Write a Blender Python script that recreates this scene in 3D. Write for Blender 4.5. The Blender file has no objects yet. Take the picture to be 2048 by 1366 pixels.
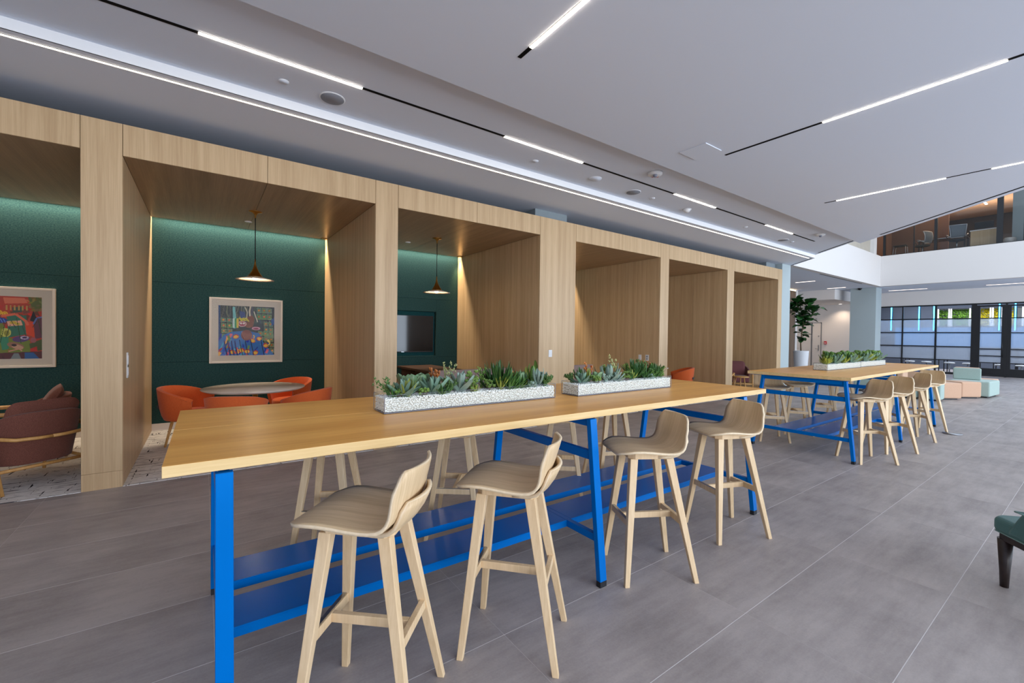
import bpy, math, random
import numpy as np
from mathutils import Vector, Matrix

SC = bpy.context.scene
COL = SC.collection
PI = math.pi
rnd = random.Random(7)

# ------------------------------------------------------------------ camera
cam_d = bpy.data.cameras.new('camera')
cam = bpy.data.objects.new('camera', cam_d)
COL.objects.link(cam)
SC.camera = cam
CH = 1.53                                   # eye height
F_PX, YAW, PITCH, ROLL = 861.66, 0.94998534, -0.01483237, 0.01305818
cam_d.sensor_fit = 'HORIZONTAL'
cam_d.sensor_width = 36.0
cam_d.lens = F_PX / 2048.0 * 36.0
cam_d.clip_start = 0.05
cam_d.clip_end = 200
_f = Vector((math.cos(YAW) * math.cos(PITCH), math.sin(YAW) * math.cos(PITCH), math.sin(PITCH)))
_r = Vector((math.sin(YAW), -math.cos(YAW), 0))
_u = _r.cross(_f)
_r2 = _r * math.cos(ROLL) + _u * math.sin(ROLL)
_u2 = -_r * math.sin(ROLL) + _u * math.cos(ROLL)
_m = Matrix((_r2, _u2, -_f)).transposed().to_4x4()
_m.translation = Vector((0, 0, CH))
cam.matrix_world = _m

# ------------------------------------------------------------------ colour management, world, daylight
SC.view_settings.view_transform = 'Standard'
SC.view_settings.look = 'None'
SC.view_settings.gamma = 1.0
SC.view_settings.use_curve_mapping = False
SC.view_settings.exposure = 0.0
SC.render.film_transparent = False
SC.cycles.max_bounces = 8
SC.cycles.diffuse_bounces = 5
SC.cycles.glossy_bounces = 4
SC.cycles.transmission_bounces = 6
SC.cycles.transparent_max_bounces = 12
SC.cycles.sample_clamp_indirect = 6.0
SC.cycles.caustics_reflective = False
SC.cycles.caustics_refractive = False

world = bpy.data.worlds.new('sky')
SC.world = world
world.use_nodes = True
wb = world.node_tree.nodes['Background']
wb.inputs[0].default_value = (0.62, 0.78, 1.0, 1)
wb.inputs[1].default_value = 0.9

def area(name, loc, rot, sx, sy, power, color, spread=None):
    l = bpy.data.lights.new(name, 'AREA')
    l.shape = 'RECTANGLE'
    l.size = sx
    l.size_y = sy
    l.energy = power
    l.color = color
    if spread: l.spread = spread
    o = bpy.data.objects.new(name, l)
    COL.objects.link(o)
    o.location = loc
    o.rotation_euler = rot
    return o

DAY = (0.77, 0.87, 1.0)
WARM = (1.0, 0.80, 0.58)
# daylight through the glazed street front (behind and right of the camera) and through the atrium roof light
area('daylight_street', (15.0, -6.3, 2.3), (PI / 2, 0, 0), 26, 3.8, 1900, DAY)
area('daylight_roof', (17.5, 1.0, 8.9), (0, 0, 0), 10, 9, 270, DAY)
area('daylight_near_window', (-.5, -6.3, 2.0), (PI / 2, 0, 0), 5, 3.2, 280, (.98, .95, .95))

# ------------------------------------------------------------------ materials
def lin(c):
    return tuple(((v / 255.0) / 12.92 if v / 255.0 <= 0.04045 else ((v / 255.0 + 0.055) / 1.055) ** 2.4) for v in c)

def new_mat(name):
    m = bpy.data.materials.new(name)
    m.use_nodes = True
    nt = m.node_tree
    return m, nt, nt.nodes['Principled BSDF']

def plain(name, rgb, rough=0.5, metal=0.0, spec=0.5, sheen=0.0, bump=0.0, bscale=200, var=0.0, vscale=8, emit=None, estr=0, coat=0.0):
    m, nt, b = new_mat(name)
    b.inputs['Base Color'].default_value = (*lin(rgb), 1)
    b.inputs['Roughness'].default_value = rough
    b.inputs['Metallic'].default_value = metal
    b.inputs['Specular IOR Level'].default_value = spec
    b.inputs['Sheen Weight'].default_value = sheen
    b.inputs['Coat Weight'].default_value = coat
    if bump or var:
        tc = nt.nodes.new('ShaderNodeTexCoord')
        if bump:
            n = nt.nodes.new('ShaderNodeTexNoise'); n.inputs['Scale'].default_value = bscale
            nt.links.new(tc.outputs['Object'], n.inputs['Vector'])
            bp = nt.nodes.new('ShaderNodeBump'); bp.inputs['Strength'].default_value = bump; bp.inputs['Distance'].default_value = 0.002
            nt.links.new(n.outputs['Fac'], bp.inputs['Height']); nt.links.new(bp.outputs['Normal'], b.inputs['Normal'])
        if var:
            n2 = nt.nodes.new('ShaderNodeTexNoise'); n2.inputs['Scale'].default_value = vscale; n2.inputs['Detail'].default_value = 5
            nt.links.new(tc.outputs['Object'], n2.inputs['Vector'])
            hs = nt.nodes.new('ShaderNodeMapRange'); hs.inputs[1].default_value = .3; hs.inputs[2].default_value = .7
            hs.inputs[3].default_value = 1 - var; hs.inputs[4].default_value = 1 + var
            nt.links.new(n2.outputs['Fac'], hs.inputs[0])
            mx = nt.nodes.new('ShaderNodeVectorMath'); mx.operation = 'SCALE'
            mx.inputs[0].default_value = lin(rgb)
            nt.links.new(hs.outputs[0], mx.inputs['Scale']); nt.links.new(mx.outputs[0], b.inputs['Base Color'])
    if emit:
        b.inputs['Emission Color'].default_value = (*lin(emit), 1)
        b.inputs['Emission Strength'].default_value = estr
    return m

def wood(name, c1, c2, scale=(60, 60, 2.0), rough=0.45, coat=0.0, detail=6, band=0.35, bump=0.08, spec=0.4):
    """fine straight grain; the grain runs along the axis with the small scale"""
    m, nt, b = new_mat(name)
    N, Lk = nt.nodes, nt.links
    tc = N.new('ShaderNodeTexCoord')
    mp = N.new('ShaderNodeMapping'); mp.inputs['Scale'].default_value = scale
    Lk.new(tc.outputs['Object'], mp.inputs['Vector'])
    oi = N.new('ShaderNodeObjectInfo')
    ad = N.new('ShaderNodeVectorMath'); ad.operation = 'ADD'
    sc = N.new('ShaderNodeMath'); sc.operation = 'MULTIPLY'; sc.inputs[1].default_value = 37.0
    Lk.new(oi.outputs['Random'], sc.inputs[0]); Lk.new(mp.outputs[0], ad.inputs[0]); Lk.new(sc.outputs[0], ad.inputs[1])
    n1 = N.new('ShaderNodeTexNoise'); n1.inputs['Scale'].default_value = 1.0; n1.inputs['Detail'].default_value = detail; n1.inputs['Roughness'].default_value = .65
    Lk.new(ad.outputs[0], n1.inputs['Vector'])
    mp2 = N.new('ShaderNodeMapping'); mp2.inputs['Scale'].default_value = tuple(s * band for s in scale)
    Lk.new(tc.outputs['Object'], mp2.inputs['Vector'])
    n2 = N.new('ShaderNodeTexNoise'); n2.inputs['Scale'].default_value = .5; n2.inputs['Detail'].default_value = 3
    Lk.new(mp2.outputs[0], n2.inputs['Vector'])
    mxf = N.new('ShaderNodeMath'); mxf.operation = 'ADD'
    Lk.new(n1.outputs['Fac'], mxf.inputs[0]); Lk.new(n2.outputs['Fac'], mxf.inputs[1])
    mr = N.new('ShaderNodeMapRange'); mr.inputs[1].default_value = .75; mr.inputs[2].default_value = 1.25
    Lk.new(mxf.outputs[0], mr.inputs[0])
    mix = N.new('ShaderNodeMix'); mix.data_type = 'RGBA'
    mix.inputs['A'].default_value = (*lin(c1), 1); mix.inputs['B'].default_value = (*lin(c2), 1)
    Lk.new(mr.outputs[0], mix.inputs['Factor'])
    Lk.new(mix.outputs['Result'], b.inputs['Base Color'])
    b.inputs['Roughness'].default_value = rough
    b.inputs['Coat Weight'].default_value = coat
    b.inputs['Coat Roughness'].default_value = 0.22
    b.inputs['Specular IOR Level'].default_value = spec
    bp = N.new('ShaderNodeBump'); bp.inputs['Strength'].default_value = bump; bp.inputs['Distance'].default_value = .001
    Lk.new(n1.outputs['Fac'], bp.inputs['Height']); Lk.new(bp.outputs['Normal'], b.inputs['Normal'])
    return m

def felt(name, c1, c2):
    m, nt, b = new_mat(name)
    N, Lk = nt.nodes, nt.links
    tc = N.new('ShaderNodeTexCoord')
    mp = N.new('ShaderNodeMapping'); mp.inputs['Scale'].default_value = (14, 14, 24)
    Lk.new(tc.outputs['Object'], mp.inputs['Vector'])
    n = N.new('ShaderNodeTexNoise'); n.inputs['Scale'].default_value = 4; n.inputs['Detail'].default_value = 8; n.inputs['Roughness'].default_value = .75
    Lk.new(mp.outputs[0], n.inputs['Vector'])
    mr = N.new('ShaderNodeMapRange'); mr.inputs[1].default_value = .38; mr.inputs[2].default_value = .62
    Lk.new(n.outputs['Fac'], mr.inputs[0])
    mix = N.new('ShaderNodeMix'); mix.data_type = 'RGBA'
    mix.inputs['A'].default_value = (*lin(c1), 1); mix.inputs['B'].default_value = (*lin(c2), 1)
    Lk.new(mr.outputs[0], mix.inputs['Factor']); Lk.new(mix.outputs['Result'], b.inputs['Base Color'])
    b.inputs['Roughness'].default_value = .95; b.inputs['Specular IOR Level'].default_value = .15
    bp = N.new('ShaderNodeBump'); bp.inputs['Strength'].default_value = .3; bp.inputs['Distance'].default_value = .002
    Lk.new(n.outputs['Fac'], bp.inputs['Height']); Lk.new(bp.outputs['Normal'], b.inputs['Normal'])
    return m

def tile_mat():
    m, nt, b = new_mat('concrete_look_tile')
    N, Lk = nt.nodes, nt.links
    geo = N.new('ShaderNodeNewGeometry')
    oi = N.new('ShaderNodeObjectInfo')
    # every tile reads its own patch of the pattern
    off = N.new('ShaderNodeVectorMath'); off.operation = 'SCALE'; off.inputs[0].default_value = (17, 29, 11)
    Lk.new(oi.outputs['Random'], off.inputs['Scale'])
    ad = N.new('ShaderNodeVectorMath'); ad.operation = 'ADD'
    Lk.new(geo.outputs['Position'], ad.inputs[0]); Lk.new(off.outputs[0], ad.inputs[1])
    n1 = N.new('ShaderNodeTexNoise'); n1.inputs['Scale'].default_value = 1.6; n1.inputs['Detail'].default_value = 7; n1.inputs['Roughness'].default_value = .62
    Lk.new(ad.outputs[0], n1.inputs['Vector'])
    mp = N.new('ShaderNodeMapping'); mp.inputs['Scale'].default_value = (2.0, 11, 1); mp.inputs['Rotation'].default_value = (0, 0, .25)
    Lk.new(ad.outputs[0], mp.inputs['Vector'])
    n2 = N.new('ShaderNodeTexNoise'); n2.inputs['Scale'].default_value = 1.0; n2.inputs['Detail'].default_value = 8; n2.inputs['Roughness'].default_value = .7
    Lk.new(mp.outputs[0], n2.inputs['Vector'])
    n3 = N.new('ShaderNodeTexNoise'); n3.inputs['Scale'].default_value = 90; n3.inputs['Detail'].default_value = 3
    Lk.new(ad.outputs[0], n3.inputs['Vector'])
    s1 = N.new('ShaderNodeMath'); s1.operation = 'MULTIPLY_ADD'; s1.inputs[1].default_value = .75
    Lk.new(n2.outputs['Fac'], s1.inputs[0]); Lk.new(n1.outputs['Fac'], s1.inputs[2])
    s2 = N.new('ShaderNodeMath'); s2.operation = 'MULTIPLY_ADD'; s2.inputs[1].default_value = .22
    Lk.new(n3.outputs['Fac'], s2.inputs[0]); Lk.new(s1.outputs[0], s2.inputs[2])
    cr = N.new('ShaderNodeValToRGB')
    e = cr.color_ramp.elements
    e[0].position = .66; e[0].color = (*lin((136, 128, 126)), 1)
    e[1].position = 1.22; e[1].color = (*lin((216, 209, 206)), 1)
    mr = N.new('ShaderNodeMapRange'); mr.inputs[1].default_value = .0; mr.inputs[2].default_value = 1.97
    k = e.new(.95 / 1.97); k.color = (*lin((175, 167, 164)), 1)
    e[0].position = .80 / 1.97; e[2].position = 1.10 / 1.97
    Lk.new(s2.outputs[0], mr.inputs[0]); Lk.new(mr.outputs[0], cr.inputs[0])
    Lk.new(cr.outputs[0], b.inputs['Base Color'])
    rr = N.new('ShaderNodeMapRange'); rr.inputs[1].default_value = .6; rr.inputs[2].default_value = 1.3; rr.inputs[3].default_value = .42; rr.inputs[4].default_value = .56
    Lk.new(s1.outputs[0], rr.inputs[0]); Lk.new(rr.outputs[0], b.inputs['Roughness'])
    b.inputs['Specular IOR Level'].default_value = .5
    bp = N.new('ShaderNodeBump'); bp.inputs['Strength'].default_value = .06; bp.inputs['Distance'].default_value = .002
    Lk.new(s2.outputs[0], bp.inputs['Height']); Lk.new(bp.outputs['Normal'], b.inputs['Normal'])
    return m

def carpet_mat():
    m, nt, b = new_mat('dashed_carpet')
    N, Lk = nt.nodes, nt.links
    geo = N.new('ShaderNodeNewGeometry')
    def dash(scale, lo, hi, seed):
        mp = N.new('ShaderNodeMapping'); mp.inputs['Scale'].default_value = scale; mp.inputs['Location'].default_value = (seed, seed * 2, 0)
        Lk.new(geo.outputs['Position'], mp.inputs['Vector'])
        n = N.new('ShaderNodeTexNoise'); n.inputs['Scale'].default_value = 1; n.inputs['Detail'].default_value = 3; n.inputs['Roughness'].default_value = .7
        Lk.new(mp.outputs[0], n.inputs['Vector'])
        r = N.new('ShaderNodeMapRange'); r.inputs[1].default_value = lo; r.inputs[2].default_value = hi
        Lk.new(n.outputs['Fac'], r.inputs[0]); return r.outputs[0]
    a = dash((3.0, 40, 1), .585, .62, 3)
    c = dash((24, 3.0, 1), .61, .645, 9)
    d = dash((12, 90, 1), .56, .66, 5)
    mx = N.new('ShaderNodeMath'); mx.operation = 'MAXIMUM'; Lk.new(a, mx.inputs[0]); Lk.new(c, mx.inputs[1])
    hd = N.new('ShaderNodeMath'); hd.operation = 'MULTIPLY'; hd.inputs[1].default_value = .45; Lk.new(d, hd.inputs[0])
    m2 = N.new('ShaderNodeMath'); m2.operation = 'MAXIMUM'; Lk.new(mx.outputs[0], m2.inputs[0]); Lk.new(hd.outputs[0], m2.inputs[1])
    mix = N.new('ShaderNodeMix'); mix.data_type = 'RGBA'
    mix.inputs['A'].default_value = (*lin((222, 220, 218)), 1); mix.inputs['B'].default_value = (*lin((48, 46, 52)), 1)
    Lk.new(m2.outputs[0], mix.inputs['Factor']); Lk.new(mix.outputs['Result'], b.inputs['Base Color'])
    b.inputs['Roughness'].default_value = .95; b.inputs['Specular IOR Level'].default_value = .1
    return m

def weave(name, rgb, rgb2, scale=260):
    m, nt, b = new_mat(name)
    N, Lk = nt.nodes, nt.links
    tc = N.new('ShaderNodeTexCoord')
    n = N.new('ShaderNodeTexNoise'); n.inputs['Scale'].default_value = scale; n.inputs['Detail'].default_value = 2
    Lk.new(tc.outputs['Object'], n.inputs['Vector'])
    mr = N.new('ShaderNodeMapRange'); mr.inputs[1].default_value = .35; mr.inputs[2].default_value = .65
    Lk.new(n.outputs['Fac'], mr.inputs[0])
    mix = N.new('ShaderNodeMix'); mix.data_type = 'RGBA'
    mix.inputs['A'].default_value = (*lin(rgb), 1); mix.inputs['B'].default_value = (*lin(rgb2), 1)
    Lk.new(mr.outputs[0], mix.inputs['Factor']); Lk.new(mix.outputs['Result'], b.inputs['Base Color'])
    b.inputs['Roughness'].default_value = .9; b.inputs['Specular IOR Level'].default_value = .2; b.inputs['Sheen Weight'].default_value = .15
    bp = N.new('ShaderNodeBump'); bp.inputs['Strength'].default_value = .35; bp.inputs['Distance'].default_value = .001
    Lk.new(n.outputs['Fac'], bp.inputs['Height']); Lk.new(bp.outputs['Normal'], b.inputs['Normal'])
    return m

def glass(name, tint=(1, 1, 1), gloss=0.012, rough=0.02, fres=1.45):
    """thin clear pane: see-through with a fresnel reflection, casts almost no shadow"""
    m = bpy.data.materials.new(name); m.use_nodes = True
    nt = m.node_tree; nt.nodes.clear(); N, Lk = nt.nodes, nt.links
    out = N.new('ShaderNodeOutputMaterial')
    tr = N.new('ShaderNodeBsdfTransparent'); tr.inputs[0].default_value = (*tint, 1)
    gl = N.new('ShaderNodeBsdfGlossy'); gl.inputs['Roughness'].default_value = rough
    fr = N.new('ShaderNodeLayerWeight'); fr.inputs[0].default_value = .5
    pw = N.new('ShaderNodeMath'); pw.operation = 'POWER'; pw.inputs[1].default_value = 4.0
    ad = N.new('ShaderNodeMath'); ad.operation = 'MULTIPLY_ADD'; ad.inputs[1].default_value = fres - 1.0; ad.inputs[2].default_value = gloss; ad.use_clamp = True
    mx = N.new('ShaderNodeMixShader')
    Lk.new(fr.outputs['Facing'], pw.inputs[0]); Lk.new(pw.outputs[0], ad.inputs[0]); Lk.new(ad.outputs[0], mx.inputs[0]); Lk.new(tr.outputs[0], mx.inputs[1]); Lk.new(gl.outputs[0], mx.inputs[2])
    Lk.new(mx.outputs[0], out.inputs[0])
    return m

def frosted(name, rgb, mixf=.55):
    """reeded frosted glass: scatters what is behind it"""
    m = bpy.data.materials.new(name); m.use_nodes = True
    nt = m.node_tree; nt.nodes.clear(); N, Lk = nt.nodes, nt.links
    out = N.new('ShaderNodeOutputMaterial')
    tl = N.new('ShaderNodeBsdfTranslucent'); tl.inputs[0].default_value = (*rgb, 1)
    rf = N.new('ShaderNodeBsdfRefraction'); rf.inputs['Roughness'].default_value = .12; rf.inputs['IOR'].default_value = 1.1
    rf.inputs[0].default_value = (*rgb, 1)
    gl = N.new('ShaderNodeBsdfGlossy'); gl.inputs['Roughness'].default_value = .3
    geo = N.new('ShaderNodeNewGeometry')
    mp = N.new('ShaderNodeMapping'); mp.inputs['Scale'].default_value = (1, 60, .3)
    Lk.new(geo.outputs['Position'], mp.inputs['Vector'])
    n = N.new('ShaderNodeTexNoise'); n.inputs['Scale'].default_value = 1; n.inputs['Detail'].default_value = 2
    Lk.new(mp.outputs[0], n.inputs['Vector'])
    bp = N.new('ShaderNodeBump'); bp.inputs['Strength'].default_value = .5; bp.inputs['Distance'].default_value = .01
    Lk.new(n.outputs['Fac'], bp.inputs['Height'])
    Lk.new(bp.outputs[0], rf.inputs['Normal']); Lk.new(bp.outputs[0], gl.inputs['Normal'])
    m1 = N.new('ShaderNodeMixShader'); m1.inputs[0].default_value = mixf
    Lk.new(rf.outputs[0], m1.inputs[1]); Lk.new(tl.outputs[0], m1.inputs[2])
    m2 = N.new('ShaderNodeMixShader'); m2.inputs[0].default_value = .10
    Lk.new(m1.outputs[0], m2.inputs[1]); Lk.new(gl.outputs[0], m2.inputs[2])
    Lk.new(m2.outputs[0], out.inputs[0])
    return m

def emis(name, rgb, s):
    m = bpy.data.materials.new(name); m.use_nodes = True
    nt = m.node_tree; nt.nodes.clear()
    out = nt.nodes.new('ShaderNodeOutputMaterial'); e = nt.nodes.new('ShaderNodeEmission')
    e.inputs[0].default_value = (*rgb, 1); e.inputs[1].default_value = s
    nt.links.new(e.outputs[0], out.inputs[0])
    return m

def vcol_mat(name):
    m, nt, b = new_mat(name)
    a = nt.nodes.new('ShaderNodeVertexColor'); a.layer_name = 'paint'
    nt.links.new(a.outputs[0], b.inputs['Base Color'])
    b.inputs['Roughness'].default_value = .6
    return m

def leaf_mat(name, c_base, c_tip, rough=.45, trans=.15, zs=6.0, var=.25):
    """leaf: colour runs from the base (x=0) to the tip (x=1) of the leaf"""
    m, nt, b = new_mat(name)
    N, Lk = nt.nodes, nt.links
    tc = N.new('ShaderNodeTexCoord')
    n = N.new('ShaderNodeTexNoise'); n.inputs['Scale'].default_value = zs; n.inputs['Detail'].default_value = 3
    Lk.new(tc.outputs['Object'], n.inputs['Vector'])
    mr = N.new('ShaderNodeMapRange'); mr.inputs[1].default_value = .35; mr.inputs[2].default_value = .65
    Lk.new(n.outputs['Fac'], mr.inputs[0])
    mix = N.new('ShaderNodeMix'); mix.data_type = 'RGBA'
    mix.inputs['A'].default_value = (*lin(c_base), 1); mix.inputs['B'].default_value = (*lin(c_tip), 1)
    Lk.new(mr.outputs[0], mix.inputs['Factor'])
    oi = N.new('ShaderNodeObjectInfo')
    m2 = N.new('ShaderNodeMapRange'); m2.inputs[3].default_value = 1 - var; m2.inputs[4].default_value = 1 + var
    Lk.new(oi.outputs['Random'], m2.inputs[0])
    vs = N.new('ShaderNodeVectorMath'); vs.operation = 'SCALE'
    Lk.new(mix.outputs['Result'], vs.inputs[0]); Lk.new(m2.outputs[0], vs.inputs['Scale'])
    Lk.new(vs.outputs[0], b.inputs['Base Color'])
    b.inputs['Roughness'].default_value = rough
    b.inputs['Subsurface Weight'].default_value = 0
    return m

M = {}
M['ceiling'] = plain('ceiling_paint', (222, 229, 241), .9, spec=.2, bump=.08, bscale=350)
M['white'] = plain('white_paint', (226, 221, 217), .85, spec=.25)
M['fascia'] = plain('fascia_paint', (240, 241, 242), .8, spec=.25)
M['teal_paint'] = plain('pale_teal_paint', (172, 184, 186), .8, spec=.3)
M['black'] = plain('black_metal', (22, 23, 26), .45, spec=.5)
M['slot'] = plain('black_slot', (10, 10, 12), .7, spec=.1)
M['gap'] = plain('dark_gap', (52, 38, 26), .9)
M['oak'] = wood('rift_oak_panel', (204, 175, 136), (180, 150, 112), (110, 110, 2.2), .42, 0, band=.25)
M['oak_x'] = wood('rift_oak_header', (204, 175, 136), (180, 150, 112), (110, 110, 2.2), .42, 0, band=.25)
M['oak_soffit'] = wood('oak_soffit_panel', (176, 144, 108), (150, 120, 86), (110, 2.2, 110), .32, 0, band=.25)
M['top'] = wood('honey_oak_top', (250, 190, 102), (226, 158, 78), (2.2, 46, 46), .36, 0, band=.2, bump=.04, spec=.3)
M['edge'] = wood('pale_oak_edge', (232, 203, 148), (214, 180, 122), (3, 60, 60), .45, 0)
M['ply'] = wood('stool_ply', (228, 202, 164), (200, 172, 132), (4.0, 110, 4.0), .45, 0, band=.25, bump=.1)
M['ply_edge'] = plain('ply_edge', (228, 208, 176), .5, var=.06, vscale=60)
M['leg'] = wood('stool_leg_oak', (232, 206, 168), (212, 183, 142), (70, 70, 3.0), .5, 0, band=.3)
M['lounge_wood'] = wood('lounge_oak', (206, 158, 96), (184, 136, 76), (50, 50, 4), .4, .1)
M['dark_wood'] = wood('dark_walnut', (92, 66, 50), (64, 44, 34), (4, 50, 50), .5)
M['plank_wall'] = wood('grey_brown_plank', (126, 104, 86), (92, 76, 62), (30, 30, 1.5), .6)
M['chair_ply'] = wood('amber_ply', (176, 118, 66), (150, 96, 50), (60, 60, 3), .4)
M['blue'] = plain('blue_powder_coat', (0, 103, 186), .26, spec=.35, coat=0)
M['blue'].node_tree.nodes['Principled BSDF'].inputs['Specular Tint'].default_value = (.05, .45, 1, 1)
M['felt'] = felt('teal_felt', (20, 54, 60), (54, 84, 82))
M['felt_dark'] = felt('teal_felt_deep', (20, 62, 68), (32, 80, 84))
M['carpet'] = carpet_mat()
M['tile'] = tile_mat()
M['grout'] = plain('grout', (222, 220, 218), .9, spec=.2)
M['brown_fabric'] = weave('brown_weave', (92, 54, 44), (124, 78, 66))
M['maroon_fabric'] = weave('maroon_weave', (96, 56, 58), (124, 78, 80))
M['orange_fabric'] = weave('orange_weave', (196, 84, 36), (220, 106, 54))
M['mauve_fabric'] = weave('mauve_grey_weave', (128, 108, 104), (146, 126, 120))
M['teal_fabric'] = weave('sea_green_weave', (160, 180, 172), (176, 196, 188))
M['tan_fabric'] = weave('apricot_tan_weave', (202, 162, 134), (214, 176, 148))
M['teal_leather'] = plain('teal_leather', (74, 118, 116), .42, spec=.5, var=.08, bump=.2, bscale=120)
M['piping'] = plain('pale_piping', (120, 158, 154), .45)
M['espresso'] = plain('espresso_wood', (42, 30, 28), .38, var=.25, vscale=30)
M['marble'] = plain('pale_marble', (214, 204, 194), .25, var=.10, vscale=4, spec=.5)
M['table_white'] = plain('white_laminate', (228, 228, 228), .35)
M['brass'] = plain('brushed_brass', (172, 130, 66), .28, metal=1.0)
M['shade_in'] = plain('pale_shade_inside', (238, 220, 205), .5)
M['cord'] = plain('black_cord', (12, 12, 12), .7)
M['plastic'] = plain('white_plastic', (226, 228, 230), .45)
M['plastic_grey'] = plain('grey_plastic', (150, 154, 160), .5)
M['grille'] = plain('grey_grille', (132, 134, 142), .7)
M['steel'] = plain('brushed_steel', (180, 182, 186), .3, metal=1.0)
M['screen'] = plain('tv_glass', (10, 10, 12), .08, spec=.6)
M['mat_board'] = plain('mat_board', (214, 203, 190), .7)
M['frame_paint'] = plain('cream_frame', (206, 196, 182), .4)
M['paint'] = vcol_mat('painting_print')
M['pebble'] = plain('white_pebble', (252, 252, 250), .6, var=.08, vscale=90)
M['pot'] = plain('white_ribbed_ceramic', (206, 207, 210), .55)
M['soil'] = plain('dark_soil', (60, 46, 36), .95)
M['bark'] = plain('brown_bark', (96, 78, 58), .9, var=.3, vscale=30)
M['rubber'] = plain('black_rubber', (20, 22, 28), .6)
M['red'] = plain('red_print', (190, 34, 48), .5)
M['acrylic'] = glass('clear_acrylic', (.97, .985, .98), .02, .02, 1.3)
M['acrylic_edge'] = plain('acrylic_edge', (120, 124, 140), .2, spec=.6)
M['glass'] = glass('clear_glass', (.95, .96, .96), .004, .02, 1.4)
M['office_glass'] = glass('office_glass', (.84, .85, .85), .03, .02, 1.45)
M['frost'] = frosted('reeded_glass', (.80, .86, .92), .30)
M['lamp'] = emis('lamp_diffuser', (1.0, .86, .70), 20.0)
M['lamp_far'] = emis('lamp_diffuser_far', (1.0, .84, .76), 3.2)
M['cove'] = emis('cove_diffuser', (1.0, .86, .68), 9.0)
M['bulb'] = emis('pendant_bulb', (1.0, .84, .62), 40.0)
M['blue_tube'] = emis('blue_tube', (.05, .40, 1.0), 14.0)
M['led_warm'] = emis('warm_led', (1.0, .72, .42), 10.0)

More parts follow.
